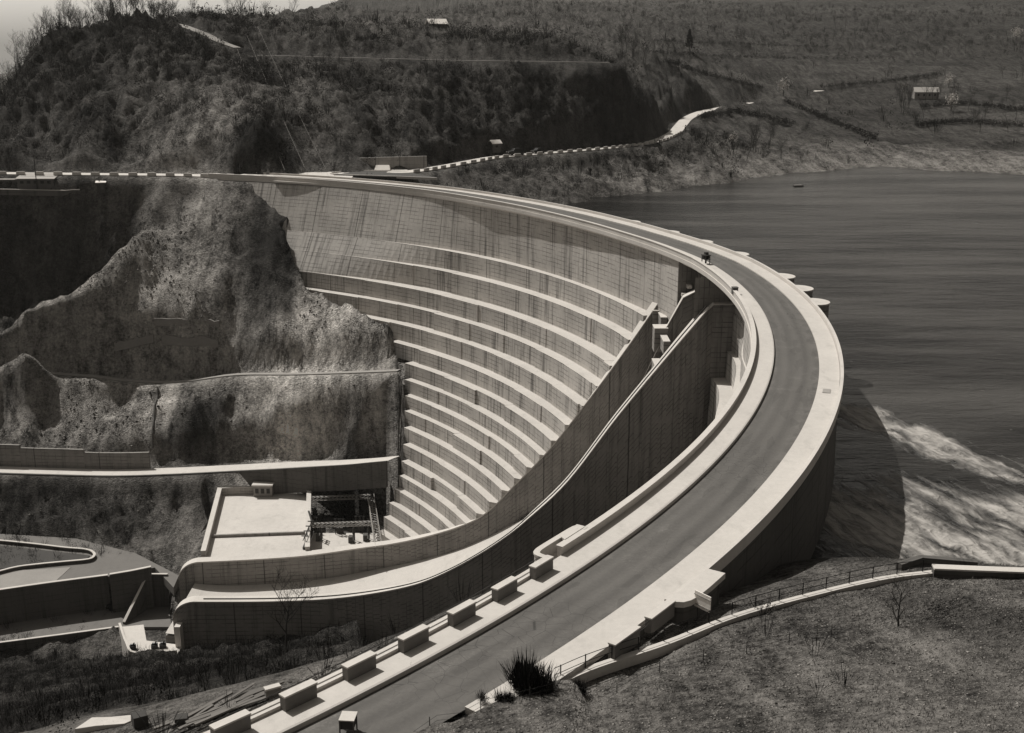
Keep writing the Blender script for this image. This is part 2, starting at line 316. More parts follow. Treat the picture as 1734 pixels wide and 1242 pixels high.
for x, y, z in [(-330, 560, -30), (-260, 500, 5), (-250, 640, 15), (-420, 480, -40), (-200, 560, 40), (-230, 470, 5), (-206, 480, 6), (-225, 520, -6), (-191, 450, 14), (-201, 492, 16), (-198, 508, 26), (-186, 515, 32), (-260, 430, -5), (-220, 430, 5), (-600, 700, -60), (-600, 1500, -60), (-150, 1000, 55), (-100, 1500, 60), (-900, 3000, -10), (-300, 2600, 30), (-1200, 1200, -70), (-450, 380, -30)]: cw(x, y, z, .07, .4)
# far fields beyond the lake
for a in [(1200, 200, 620), (1250, 240, 560), (1330, 200, 680), (1400, 230, 600), (1400, 150, 860), (1320, 165, 900), (1430, 160, 920), (1250, 110, 950), (1400, 110, 1080), (1250, 60, 1300), (1400, 60, 1400), (1250, 10, 1900), (1400, 10, 1900),
          (1500, 240, 600), (1600, 240, 600), (1600, 165, 830), (1600, 110, 1050), (1600, 60, 1350), (1600, 5, 1900), (1720, 250, 585), (1720, 160, 840), (1720, 110, 1050), (1720, 50, 1350), (1720, 0, 1800), (2100, 240, 590), (2100, 110, 1050), (2100, 0, 1800), (2800, 200, 650), (2800, 0, 1700)]: cy(*a, .055, .012)
for a in [(1250, 40, 1500), (1350, 30, 1600), (1450, 45, 1450), (1560, 40, 1500), (1680, 40, 1450), (1500, 75, 1250), (1620, 78, 1200), (1380, 80, 1230), (1240, 85, 1100), (1734, 90, 1150)]: cy(*a, .06, .9)
for a in [(1200, 115, 930), (1330, 128, 960), (1450, 120, 1000), (1560, 118, 1000)]: cy(*a, .09, .0)
for a in [(1650, 245, 590), (1720, 240, 595), (1250, 222, 590), (1210, 175, 720), (1680, 140, 900)]: cy(*a, .1, .0)
for a in [(1480, 190, 750), (1420, 205, 690), (1560, 205, 690)]: cy(*a, .045, .1)
for a in [(900, -40, 2800), (1300, -50, 2800), (1700, -60, 2800), (2300, -60, 2800), (600, -6, 2800)]: cy(*a, .06, .3)
# lake shore and bed
for a in [(1000, 334), (1100, 326), (1200, 312), (1290, 300), (1400, 290), (1500, 281), (1560, 286), (1640, 291), (1734, 296), (2100, 296), (2600, 296)]:
    cz(*a, -12, .27, .03); x, y, z = PZ(*a, -12); cw(x*1.03, y*1.03+6, -9, .24, .05); cw(x*.93, y*.93, -20, .1, 0)
for a in [(880, 302, 409), (800, 297, 402), (960, 318, 408), (760, 292, 395), (1000, 300, 424), (1100, 295, 445), (1200, 285, 470)]: cy(*a, .12, .25)
for x, y, z in [(70, 330, -32), (90, 250, -32), (70, 170, -30), (60, 130, -22), (160, 400, -32), (160, 200, -32), (300, 300, -32), (500, 350, -30), (48, 112, -16), (80, 115, -18), (140, 118, -18), (300, 135, -20), (600, 200, -20)]: cw(x, y, z, .08, 0)
# road side of the far abutment
for a in [(480, 293), (560, 293), (620, 290), (690, 290), (350, 293), (200, 290), (100, 287), (0, 285)]: cz(*a, -.4, .14, .1)
for a in [(840, 266, 430), (900, 262, 436), (1000, 255, 455), (1110, 240, 502), (1150, 216, 560), (1180, 190, 640), (1270, 175, 770)]: cy(*a, .08, .3)
# left gully and terrace
for a in [(0, 322, 374), (100, 322, 374), (200, 325, 373), (260, 330, 372)]: cy(*a, .12, .1)
for a in [(170, 322, 373.6), (215, 316, 374.5), (250, 312, 375)]: cy(*a, .3, .02)
for a in [(-60, 330, 372), (0, 345, 371), (120, 345, 371), (0, 400, 367), (100, 400, 367), (200, 400, 366), (0, 470, 361), (100, 475, 360), (180, 430, 363), (250, 360, 367)]: cy(*a, .05, .6)
for x, y, z in [(-160, 346, -44), (-148, 349, -44), (-136, 351, -43), (-126, 354, -40), (-116, 358, -34), (-108, 363, -25), (-101, 368, -13), (-175, 346, -45), (-230, 346, -50), (-150, 355, -40), (-130, 358, -37)]: cw(x, y, z, .025, 1.0)
# spoil ridge and pile
for a in [(-60, 524, 334), (0, 519, 335), (60, 508, 338), (100, 496, 340), (140, 475, 343), (180, 448, 347), (205, 418, 351), (230, 384, 356), (252, 350, 361), (275, 318, 367), (290, 301, 371)]: cy(*a, .32, .02, .2)
for a in [(340, 299, 372), (400, 302, 371), (340, 350, 362), (400, 345, 361), (300, 400, 355), (250, 440, 348), (340, 420, 351), (340, 480, 342), (340, 530, 335), (250, 490, 343), (250, 535, 336), (150, 500, 341), (150, 528, 337), (60, 535, 334), (380, 480, 340), (300, 330, 365)]: cy(*a, .42, .03, .25)
for a in [(430, 330, 361), (455, 380, 353), (470, 440, 345), (485, 500, 333), (440, 460, 346), (450, 420, 349), (480, 470, 339), (470, 505, 335), (425, 380, 357), (440, 500, 338), (412, 330, 363), (416, 360, 359), (420, 420, 351), (428, 470, 343), (452, 520, 334), (475, 400, 351)]: cy(*a, .022, .5)  # flank turned from the sun, its shade painted as dark albedo
# benches and scree below
for a in [(508, 541, 327), (560, 556, 319), (620, 568, 312), (655, 577, 306), (665, 600, 302), (530, 545, 323), (590, 562, 315), (450, 552, 330), (380, 565, 334)]: cy(*a, .46, .03, .3)
for a in [(560, 592, 314), (620, 605, 306), (520, 605, 317), (600, 660, 304), (450, 640, 318), (480, 700, 308), (480, 755, 300), (560, 640, 310)]: cy(*a, .85, .02, .1)
for a in [(640, 660, 301), (600, 720, 295), (550, 740, 297), (640, 740, 289), (660, 700, 295)]: cy(*a, .1, .3, .1)
for a in [(300, 570, 333), (200, 575, 336), (100, 570, 337), (0, 565, 336)]: cy(*a, .26, .1, .25)
for a in [(680, 628, 301), (600, 628, 308), (500, 630, 317), (400, 632, 325), (300, 642, 330), (200, 640, 333), (100, 632, 335), (0, 626, 336), (-100, 620, 338)]: cy(*a, .34, .0, .2)
for a in [(400, 700, 314), (400, 755, 306), (300, 700, 318), (300, 755, 309), (340, 725, 313)]: cy(*a, .15, .3, .2)
for a in [(450, 600, 321), (470, 660, 312), (440, 720, 309), (180, 670, 328), (260, 700, 320), (230, 740, 313), (480, 740, 302)]: cy(*a, .85, 0, .1)
for a in [(600, 590, 311), (620, 610, 307), (360, 690, 316), (320, 740, 311), (520, 725, 300)]: cy(*a, .08, .2, .1)
for a in [(200, 650, 333), (230, 665, 330)]: cy(*a, .6, 0)
for a in [(200, 700, 322), (200, 752, 312), (100, 700, 326), (100, 750, 315), (0, 700, 328), (0, 745, 318), (-100, 740, 322)]: cy(*a, .27, .12, .15)
for a in [(665, 776, 283.5), (600, 782, 292), (520, 785, 299), (420, 790, 302), (300, 797, 303.5), (200, 800, 304), (100, 798, 304), (0, 795, 305), (-150, 790, 306)]: cy(*a, .3, 0)
# below the valley road
for a in [(600, 840, 288), (650, 860, 279), (500, 833, 297), (300, 834, 299), (150, 836, 300), (0, 834, 301)]: cy(*a, .05, .4)
for a in [(280, 870, 291), (330, 840, 296), (300, 925, 275), (260, 900, 282)]: cy(*a, .15, .05, .2)
for a in [(100, 860, 294), (150, 890, 286), (0, 870, 293), (220, 905, 282), (60, 905, 283), (-100, 870, 294), (50, 845, 297), (180, 852, 294), (225, 862, 291), (20, 890, 288), (185, 880, 287), (120, 838, 298), (235, 845, 296), (140, 905, 282), (30, 905, 283)]: cy(*a, .016, 1.3)
for a in [(0, 925, 274), (60, 950, 268), (150, 960, 266), (240, 950, 269), (100, 985, 260), (250, 975, 263), (-100, 950, 268)]: cz(a[0], a[1], -84, .2, .0)
for x, y in [(-130, 246), (-100, 250), (-90, 240), (-84, 232), (-160, 242)]: cw(x, y, -92.5, .14, 0)
for x, y, z in [(-260, 250, -90), (-320, 320, -60), (-300, 380, -10), (-260, 160, -80), (-400, 200, -80), (-400, 330, -30)]: cw(x, y, z, .05, .4)
# near bank, left of the road
for a in [(200, 1236, -2.6), (300, 1216, -1.7), (420, 1196, -1.3), (100, 1243, -4.5), (250, 1226, -2.), (350, 1206, -1.5)]: cz(*a, .13, .1, .5)
for a in [(200, 1116, 228), (100, 1108, 242), (0, 1102, 244), (300, 1098, 224), (100, 1130, 225), (0, 1150, 205), (100, 1160, 190), (100, 1195, 150), (0, 1225, 118), (300, 1120, 206), (300, 1150, 160), (300, 1178, 118), (150, 1212, 98), (500, 1090, 222), (500, 1110, 205), (500, 1135, 160), (500, 1158, 108),
          (700, 1043, 216), (700, 1062, 175), (700, 1075, 125), (850, 1000, 198), (850, 1015, 140), (950, 930, 195), (-150, 1200, 150)]: cy(*a, .018, 1.0)
for t in (-36, -39, -42, -45, -49, -54, -60): cw(*pol(181.5, t, -1.0), .16, .05, .4); cw(*pol(178.5, t, -2.2), .1, .2, .3)
for t in (-32, -28): cw(*pol(176, t, -22), .04, .2); cw(*pol(165, t, -38), .04, .2)
# near bank, right of the road
for t in (-36.5, -38, -40, -43, -46, -50, -58): cw(*pol(194.6, t, -.45), .13, .05, .6)
for a in [(1010, 1135), (1130, 1094), (1250, 1048), (1400, 1006), (1580, 974), (1734, 965)]: cz(*a, -.75, .12, .05, .5)
for a in [(1130, 1060, -1.2), (1230, 1010, -2.0), (1300, 985, -3.), (1360, 985, -3.5)]: cz(*a, .2, 0, .4)
for a in [(1320, 950, -7), (1400, 952, -8), (1440, 950, -9), (1520, 955, -9)]: cz(*a, .04, .1, .2)
for a in [(700, 1238, .1), (820, 1215, .2), (1000, 1185, .4), (1000, 1240, 1.2), (1250, 1110, .8), (1300, 1180, 2.2), (1350, 1240, 4.2), (1500, 1080, .7), (1600, 1120, 2.2), (1600, 1240, 7.5), (1734, 1020, .3), (1734, 1120, 3.2), (1800, 1240, 9)]: cz(*a, .13, .1, 1.0)
for a in [(1660, 1075, 1.6), (1710, 1090, 2.4), (1600, 1085, 1.6), (1740, 1060, 1.8)]: cz(*a, .022, .9, .3)
for a in [(1420, 1130, 1.6), (1180, 1170, 1.2), (1500, 1180, 3.6)]: cz(*a, .15, .05, 1.)
for x, y, z in [(0, 30, 13), (0, 0, 29), (60, 0, 31), (-50, 0, 24), (-60, 50, -8), (100, 40, 14), (160, 60, 12), (180, 0, 38), (-150, 0, -5), (-160, 100, -45), (-120, 60, -25), (0, -80, 40), (200, -80, 45), (300, 90, 6), (600, 120, 10), (900, 0, 40), (-300, 0, -20)]: cw(x, y, z, .1, .2, .7)
C = np.array(CT)
def rbf_fit():
    p = C[:, :2]; n = len(p); d = np.sqrt(((p[:, None]-p[None])**2).sum(-1)+25.)
    Pm = np.hstack([np.ones((n, 1)), p/300.]); A = np.zeros((n+3, n+3)); A[:n, :n] = d-np.eye(n)*1.2; A[:n, n:] = Pm; A[n:, :n] = Pm.T
    return np.linalg.solve(A, np.concatenate([C[:, 2], [0, 0, 0]]))
_w = rbf_fit()
def axis(a, b, lo, hi, step, grow):
    xs = list(np.arange(lo, hi+1e-6, step)); s = step
    while xs[-1] < b: s = min(s*grow, 60); xs.append(xs[-1]+s)
    s = step; left = []
    x = xs[0]
    while x > a: s = min(s*grow, 60); x -= s; left.append(x)
    return np.array(left[::-1]+xs)
GX = axis(-1300, 2600, -180, 100, 1.05, 1.05); GY = np.concatenate([axis(-100, 109, 44, 110, 1.0, 1.15)[:-1], axis(110, 3600, 110, 470, 1.05, 1.03)])
GY = np.unique(np.round(GY, 3))
XX, YY = np.meshgrid(GX, GY)
xf, yf = XX.ravel(), YY.ravel(); Z = np.zeros_like(xf); AT = np.zeros((len(xf), 3))
for i in range(0, len(xf), 20000):
    sl = slice(i, i+20000); dx = xf[sl, None]-C[None, :, 0]; dy = yf[sl, None]-C[None, :, 1]; d2 = dx*dx+dy*dy
    Z[sl] = np.sqrt(d2+25.)@_w[:-3]+_w[-3]+_w[-2]*xf[sl]/300.+_w[-1]*yf[sl]/300.
    ax_ = xf[sl]+fbm(xf[sl]/14, yf[sl]/14, 3, 61)*9; ay_ = yf[sl]+fbm(xf[sl]/14, yf[sl]/14, 3, 62)*9; d2 = (ax_[:, None]-C[None, :, 0])**2+(ay_[:, None]-C[None, :, 1])**2; w = 1/(d2+20.)**1.35; w /= w.sum(1, keepdims=True); AT[sl] = w@C[:, 3:]
dist = np.hypot(xf, yf)
amp = np.clip(AT[:, 1]*1.4+.35, .3, 1.6)*np.clip(dist/300, .35, 4.0)
nz = fbm(xf/16, yf/16, 5, 3)*1.5+(.5-np.abs(fbm(xf/6+yf/60, yf/34, 3, 11)))*1.6+fbm(xf/3.0, yf/3.0, 3, 5)*.75+(.4-np.abs(vnoise(xf/4.1+.4*vnoise(xf/2, yf/2, 7), yf/3.3, 8)))*1.1+(.4-np.abs(vnoise(xf/2.3, yf/2.6, 6)))*.9
damp = ss(0, 14, np.abs(np.hypot(xf-CX, yf-CY)-188)-4)      # calm ground beside the crest road
Z += nz*amp*(.25+.75*damp)
far = ss(550, 900, yf); Z += far*fbm(xf/140, yf/140, 5, 21)*8
zone = ss(-15, -40, xf)*ss(262, 285, yf)*(1-ss(345, 372, yf))
Z += zone*((.5-np.abs(fbm(xf/5.5+fbm(xf/20, yf/20, 2, 91)*2, yf/40, 3, 92)))*2.2-.9)*(.5+.5*fbm(xf/25, yf/25, 2, 93)+.3)
for px, py, y_, rad, hgt in [(340, 715, 314, 8.5, 3.2), (585, 722, 297, 8., 3.6), (280, 690, 321, 5, 1.6), (385, 690, 317, 5, 1.8), (615, 588, 309, 4.5, 1.8), (230, 718, 318, 6, 1.6), (450, 690, 312, 5, -1.2), (530, 590, 319, 6, -1.4), (200, 690, 326, 5, -1.2), (425, 238, 387, 13, 5.5), (470, 250, 386, 9, 4.), (470, 430, 348, 7, 2.2), (455, 480, 342, 6, 1.8)]:
    c_ = PY(px, py, y_); k_ = np.exp(-((xf-c_[0])**2+(yf-c_[1])**2)/(rad*rad)*1.6); Z += hgt*k_*(1+.45*fbm(xf/3, yf/3, 3, 95))
    if rad > 7.5 or (px == 470 and py > 300): AT[:, 0] = AT[:, 0]*(1-k_)+.022*k_; AT[:, 1] = np.maximum(AT[:, 1], k_*1.1)  # dark albedo paints shaded hollows, along with dark rock and brush
Z = np.clip(Z, -110, 160)
# lake: keep the basin under water on the lake side, and dry land dry
# flattened benches for roads and walls
ROADS = []
def road_line(name, pts, hw, fall=5.): ROADS.append((name, smooth_line(pts, 8), hw, fall))
road_line('valley', [PY(668, 776, 283), PY(600, 782, 292), PY(520, 786, 299), PY(420, 791, 302), PY(300, 797, 303.5), PY(200, 800, 304), PY(100, 798, 304.5), PY(0, 795, 305.5), PY(-150, 790, 307)], 3.6)
road_line('track', [PY(676, 627, 302), PY(600, 630, 308), PY(500, 633, 317), PY(400, 634, 325), PY(300, 646, 330), PY(220, 644, 333), PY(160, 637, 335), PY(80, 631, 336), PY(0, 626, 336), PY(-120, 622, 338)], 2.0, 3.)
road_line('shore', [(-40, 386.5, .1), PZ(690, 291, .2), PY(745, 283, 401), PY(800, 273, 414), PY(840, 266, 428), PY(900, 261, 438), PY(1000, 253, 460), PY(1060, 247, 480), PY(1110, 239, 505), PY(1140, 226, 535), PY(1152, 213, 565), PY(1165, 200, 605), PY(1190, 189, 655), PY(1225, 182, 710), PY(1275, 174, 790)], 3.5, 6.)
road_line('farroad', [PY(1322, 166, 900), PY(1380, 162, 920), PY(1432, 159, 935)], 3.5, 8.)
road_line('hill', [PY(430, 94, 474), PY(500, 95, 477), PY(560, 97, 480), PY(640, 99, 482), PY(720, 101, 484), PY(800, 103, 487), PY(900, 104, 492), PY(1030, 106, 501)], 2.0, 14.)
road_line('hilltrack', [PY(280, 38, 490), PY(310, 44, 482), PY(345, 57, 476), PY(372, 70, 472), PY(402, 81, 469)], 3.5, 4.)
road_line('left', [pol(190, 70, 0), (-105, 378.2, -.1), (-130, 379.6, 0), (-165, 381, .2), (-220, 383, .5), (-300, 388, 1)], 4.0, 4.)
NOVEG = np.zeros_like(xf)
def flatten(line, hw, fall, dz=-.12):
    global Z, NOVEG
    lo = line.min(0)-hw-fall-3; hi = line.max(0)+hw+fall+3
    idx = np.where((xf > lo[0]) & (xf < hi[0]) & (yf > lo[1]) & (yf < hi[1]))[0]
    best = np.full(len(idx), 1e9); bz = np.zeros(len(idx)); X, Y = xf[idx], yf[idx]
    for a, b in zip(line[:-1], line[1:]):
        d = b-a; L2 = d[0]**2+d[1]**2+1e-9; t = np.clip(((X-a[0])*d[0]+(Y-a[1])*d[1])/L2, 0, 1)
        q = np.hypot(X-a[0]-t*d[0], Y-a[1]-t*d[1]); m = q < best; best[m] = q[m]; bz[m] = (a[2]+t*d[2])[m]
    k = 1-ss(hw+.6, hw+.6+fall, best); Z[idx] = Z[idx]*(1-k)+(bz+dz)*k; NOVEG[idx] = np.maximum(NOVEG[idx], k)
for nm, ln, hw, fall in ROADS: flatten(ln, hw, fall, -.3)
# where the ground meets the dam, the spillway and the powerhouse
rr = np.hypot(xf-CX, yf-CY); th = np.degrees(np.arctan2(yf-CY, xf-CX))
thw = th+fbm(xf/6, yf/6, 3, 31)*.9
zfc = zface(rr); thc = np.interp(zfc, THC_Z, THC_T)
inb = (rr > 118) & (rr < 181.8)
m = inb & (thw < thc) & (th > -27.5); Z[m] = np.minimum(Z[m], zfc[m]-10.)
m = inb & (thw >= thc) & (thw < thc+9) & (rr < 181.5); Z[m] = np.maximum(Z[m], np.minimum(zfc[m]+.5+(thw[m]-thc[m])*.35, -1.2))
m = (rr > 179) & (rr < 197) & (th > -75) & (th < 73); Z[m] = np.minimum(Z[m], -.9)
m = (rr > 181.7) & (rr < 193.8) & (th > -27) & (th < 66); Z[m] = np.minimum(Z[m], -8)
LR = np.interp(xf, LTs[::-1, 0], LTs[::-1, 1]); RR_ = np.interp(xf, RTs[::-1, 0], RTs[::-1, 1]); ZT = np.interp(xf, RTs[::-1, 0], RTs[::-1, 2])
m = (xf > -79) & (xf < 36) & (yf > RR_-1) & (yf < LR+1.5); Z[m] = np.minimum(Z[m], ZT[m]-11.5)
m = (xf > -92) & (xf <= -79) & (yf > 228) & (yf < 250); Z[m] = np.minimum(Z[m], -92.3)
m = (xf > -82) & (xf < -29) & (yf > 250) & (yf < RC[3][1]+1.2); Z[m] = np.minimum(Z[m], -83.)
bl = np.array([PZ(960, 1150, .2), PZ(941, 1153, .2), PZ(890, 1172, .2), PZ(830, 1196, .2), PZ(760, 1220, .2), PZ(700, 1241, .2), PZ(600, 1290, .2)])[:, :2]
bx_ = np.interp(xf, bl[::-1, 0], bl[::-1, 1]); m = (xf > -14) & (xf < 4.6) & (yf < bx_+2.2) & (yf > 30)
e_ = bx_-yf; Z[m] = np.where(e_[m] > -.0, np.maximum(Z[m], .42+.16*e_[m]+.12*fbm(xf[m]/1.5, yf[m]/1.5, 3, 9)), Z[m])
def inpoly(poly):
    r = np.zeros(len(xf), bool); n = len(poly)
    for k in range(n):
        (x1, y1), (x2, y2) = poly[k][:2], poly[(k+1) % n][:2]
        if abs(y2-y1) < 1e-9: continue
        r ^= ((y1 > yf) != (y2 > yf)) & (xf < (x2-x1)*(yf-y1)/(y2-y1)+x1)
    return r
lowp = [PZ(-150, 1036, -92), PZ(0, 1016, -92), PZ(190, 994, -92), PZ(292, 985, -92), PZ(296, 1064, -92), PZ(318, 1098, -92), PZ(300, 1113, -92), PZ(226, 1116, -92), PZ(205, 1066, -92), PZ(0, 1095, -92), PZ(-150, 1118, -92)]
m = inpoly(lowp); Z[m] = np.minimum(Z[m], -92.7)
plp = [PZ(200, 1060, -82.3), PZ(246, 1056, -82.3), PZ(252, 1083, -82.3), PZ(314, 1091, -82.3), PZ(302, 1111, -82.3), PZ(229, 1115, -82.3), PZ(212, 1097, -82.3)]
m = inpoly(plp); Z[m] = np.minimum(Z[m], -83.5)
yardp = [PZ(-150, 915, -84), PZ(-150, 1006, -84), PZ(0, 1005, -84), PZ(185, 979, -84), PZ(270, 962, -84), (-78, 255.5), (-79, 262), PZ(230, 934, -84), PZ(130, 909, -84), PZ(0, 901, -84)]
m = inpoly(yardp); Z[m] = np.minimum(Z[m], -84.5)
land = (yf > 395) & (xf < 20)
lake = (rr > 198) & (th > -26) & (yf > 118) & (yf < 520) & (xf > 30)
NOVEG = np.maximum(NOVEG, ((rr > 180) & (rr < 197)).astype(float)); NOVEG[(Z < -11.2) & (rr > 190) & (yf < 560) & (xf > -30)] = 1
m = (xf > -95) & (xf < 40) & (yf > 205) & (yf < 300) & (rr < 178); NOVEG[m & (yf > RR_-2)] = 1
nx, ny = len(GX), len(GY)
ii = np.arange(ny-1)[:, None]*nx+np.arange(nx-1)[None]; ii = ii.ravel()
faces = np.stack([ii, ii+1, ii+nx+1, ii+nx], 1)
ground = rawmesh('ground', np.stack([xf, yf, Z], 1), faces, M['earth'], dict(alb=AT[:, 0], gran=AT[:, 2]), smooth=True)
setp(ground, 'rough dark valley slopes, spoil heap and stony banks around the dam', kind='structure')
Zg = Z.reshape(ny, nx); VEG = (AT[:, 1]*(1-NOVEG)).reshape(ny, nx); GRAN = (AT[:, 2]*(1-NOVEG)).reshape(ny, nx)
def samp(A, x, y):
    x = np.asarray(x, float); y = np.asarray(y, float)
    i = np.clip(np.searchsorted(GX, x)-1, 0, nx-2); j = np.clip(np.searchsorted(GY, y)-1, 0, ny-2)
    fx = np.clip((x-GX[i])/(GX[i+1]-GX[i]), 0, 1); fy = np.clip((y-GY[j])/(GY[j+1]-GY[j]), 0, 1)
    return A[j, i]*(1-fx)*(1-fy)+A[j, i+1]*fx*(1-fy)+A[j+1, i]*(1-fx)*fy+A[j+1, i+1]*fx*fy
def gz(x, y): return float(samp(Zg, x, y))
def hit(px, py, y0=45., y1=1700.):
    Ys = y0*(y1/y0)**np.linspace(0, 1, 2500); d = ray(px, py); t = Ys/d[1]; x = d[0]*t; k = int(np.argmax(H+d[2]*t < samp(Zg, x, Ys))); return float(x[k]), float(Ys[k]), gz(x[k], Ys[k])
# ------------------------------------------------------------------ lake
WX = axis(-60, 2600, 36, 110, .5, 1.06); WY = axis(60, 900, 100, 180, .5, 1.06)
wx, wy = [a.ravel() for a in np.meshgrid(WX, WY)]
def segd(x, y, a, b):
    d = np.subtract(b, a); t = np.clip(((x-a[0])*d[0]+(y-a[1])*d[1])/(d@d), 0, 1); return np.hypot(x-a[0]-t*d[0], y-a[1]-t*d[1])
qx = wx+fbm(wx/7, wy/7, 3, 41)*3.0; qy = wy+fbm(wx/7, wy/7, 3, 42)*3.0
body = np.minimum(segd(qx, qy, (110, 104), (62, 116))*.9, segd(qx, qy, (64, 114), (46, 124))*.95); arm = np.minimum(segd(qx, qy, (120, 112), (70, 130)), segd(qx, qy, (70, 130), (50, 163))*1.5)
su, sw = qx*.3-qy*.95, qx*.95+qy*.3
stream = fbm(su/13, sw/3.0, 5, 44)
stream2 = fbm(su/5, sw/1.2, 4, 45)
foam = (1-ss(6, 19, body))*(.85+1.0*stream+.6*stream2)+(1-ss(2, 12, arm))*(.6+1.1*stream+.5*stream2)
foam = np.clip(foam, 0, 1.1)
fleck = (1-ss(30, 110, np.hypot(wx-62, wy-135)))
nxw, nyw = len(WX), len(WY); ii = (np.arange(nyw-1)[:, None]*nxw+np.arange(nxw-1)[None]).ravel()
ctr = np.hypot(wx[ii]+1-CX, wy[ii]+1-CY) ; keep = (ctr > 190.5)
fw = np.stack([ii, ii+1, ii+nxw+1, ii+nxw], 1)[keep]
wz = -12+np.clip(foam, 0, 1)*.35*fbm(wx/2.2, wy/2.2, 3, 47)
setp(rawmesh('lake', np.stack([wx, wy, wz], 1), fw, M['water'], dict(foam=foam, fleck=fleck), smooth=True), 'dark rippled reservoir water with white foam streaming in by the near bank', kind='structure')
# ------------------------------------------------------------------ the dam
dam = empty('arch_dam', pol(182, 20, -14), 'huge curved concrete arch dam with stepped downstream face and roadway on its crest', 'dam')
def child(o, par):
    o.parent = par; o.matrix_parent_inverse = par.matrix_basis.inverted() if False else o.matrix_parent_inverse
    return o
def at_parent(mb, name, mat, par, **k):
    """build under an Empty that only translates: shift the mesh into its frame"""
    return mb.build(name, mat, par, origin=tuple(par.location), **k)
jr = random.Random(5); BW = 5.2
jit = [[jr.uniform(-.35, .35) if jr.random() < .55 else 0. for b in range(60)] for k in range(len(STEPZ)+1)]
jit[0] = [0]*60
bnds = [(-46+BW*b) for b in range(30)]
def step_r(k, th):
    return STEPR[k]+jit[k][int((th+46)//BW)] if k >= 0 else 181.9
def merge(k, th): return float(ss((37, 42, 47)[k], (53, 57, 61)[k], th)) if k in (0, 1, 2) else 0.   # the top ledges run out into a battered face at the left
def ledge_in(k, th):
    a = topr(th) if k == 0 else step_r(k-1, th); m_ = merge(k, th); return (1-m_)*a+m_*(step_r(k, th)+.12)
def topr(th): return 182.6+.7*D(th)
thl = []
for t in ths(-46, 75, .75):
    thl.append((t, t+1e-6))
def th_on(line, r):
    rl = np.hypot(line[:, 0]-CX, line[:, 1]-CY); tl = np.degrees(np.arctan2(line[:, 1]-CY, line[:, 0]-CX)); o = np.argsort(rl); return float(np.interp(r, rl[o], tl[o]))
NOFF = lambda t: 4.6*float(ss(-5, 4.5, t))
def near_r(k): z = STEPZ[k]; return float(np.interp(z, [-100, -19, -14, -7.4, -1], [176.4, 178.6, 181.3, 182.35, 183]))
for k in range(len(STEPZ)-1):
    z0, z1 = STEPZ[k], STEPZ[k+1]; zm = (z0+z1)/2
    hi = float(np.interp(z1, THC_Z, THC_T))+(2.5 if z0 > -40 else .5)
    tL, tR = th_on(LTs, STEPR[max(k-1, 0)]+2)-.5, min(th_on(RTs, rface(zm))-.1, 6.0)
    st = None
    for lo, hi_ in ((tL, hi), (-46 if z0 > -36 else -34, tR)):
        T = [(t, t) for t in ths(lo, hi_, .8)]; left = lo == tL
        for b in bnds:
            if lo+.1 < b < hi_-.1: T += [(b-1e-4, b-.01), (b+1e-4, b+.01)]
        T.sort(); mbt, mbr = MB(), MB(); rowt, rowr, us = [], [], []
        for t, q in T:
            if left: r0 = step_r(k, q); rin = ledge_in(k, q)+.2; rb = (ledge_in(k+1, q) if k+1 < len(STEPZ) else r0)-.1
            else: r0 = near_r(k)+NOFF(t); rin = topr(t)+.05+NOFF(t) if k == 0 else near_r(k-1)+.3+NOFF(t)
            rb = rb if left else r0-.12
            dz = .12*jit[k][int((q+46)//BW)] if left else 0
            cl = (lambda r: max(t, th_on(LTs, r)+.22)) if left else (lambda r: t)
            rowt.append([pol(rin, cl(rin), z0+dz), pol(r0, cl(r0), z0+dz)]); rowr.append([pol(r0, cl(r0), z0+dz), pol(rb, cl(r0), z1-.2)]); us.append(R(cl(r0))*165)
        mbt.strip(rowt, us=us); mbr.strip(rowr, us=us)
        if left: a_, b_ = rowt[0]; mbr.quad(a_, b_, (b_[0], b_[1], z0-16), (a_[0], a_[1], z0-16), [(0, z0), (3, z0), (3, z0-16), (0, z0-16)])
        if left: st = at_parent(mbr, 'step', M['face'], dam, fix=False); mbt.build('tread', M['tread'], st, origin=tuple(dam.location), fix=False)
        elif k < 6: st2 = at_parent(mbr, 'step', M['face'], dam, fix=False); mbt.build('tread', M['tread'], st2, origin=tuple(dam.location), fix=False)
T = ths(-40, 5.3, .8); mb = MB(); mb.strip([[pol(182.75+.1+NOFF(t), t, -7.3), pol(182.35+NOFF(t), t, -7.3)] for t in T]); mr_ = MB(); mr_.strip([[pol(182.35+NOFF(t), t, -7.3), pol(182.3+NOFF(t), t, -14.1)] for t in T], us=[R(t)*180 for t in T])
st = at_parent(mr_, 'step', M['face'], dam, fix=False); mb.build('tread', M['tread'], st, origin=tuple(dam.location), fix=False)
T = ths(5.75, 10.8, .4); mb = MB(); mb.strip([[pol(189.5, t, -.6), pol(189.5, t, -20)] for t in T]); mb.strip([[pol(180, 5.75, -.7), pol(189.5, 5.75, -.7)], [pol(180, 5.75, -20), pol(189.5, 5.75, -20)]]); mb.strip([[pol(181.5, 10.8, -.7), pol(189.5, 10.8, -.7)], [pol(181.5, 10.8, -20), pol(189.5, 10.8, -20)]]); at_parent(mb, 'gate_recess', M['wall'], dam, fix=False)
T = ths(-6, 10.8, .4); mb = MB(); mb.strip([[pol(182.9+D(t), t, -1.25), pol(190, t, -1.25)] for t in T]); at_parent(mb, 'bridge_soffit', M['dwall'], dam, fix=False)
T = ths(-60, 76, .8)
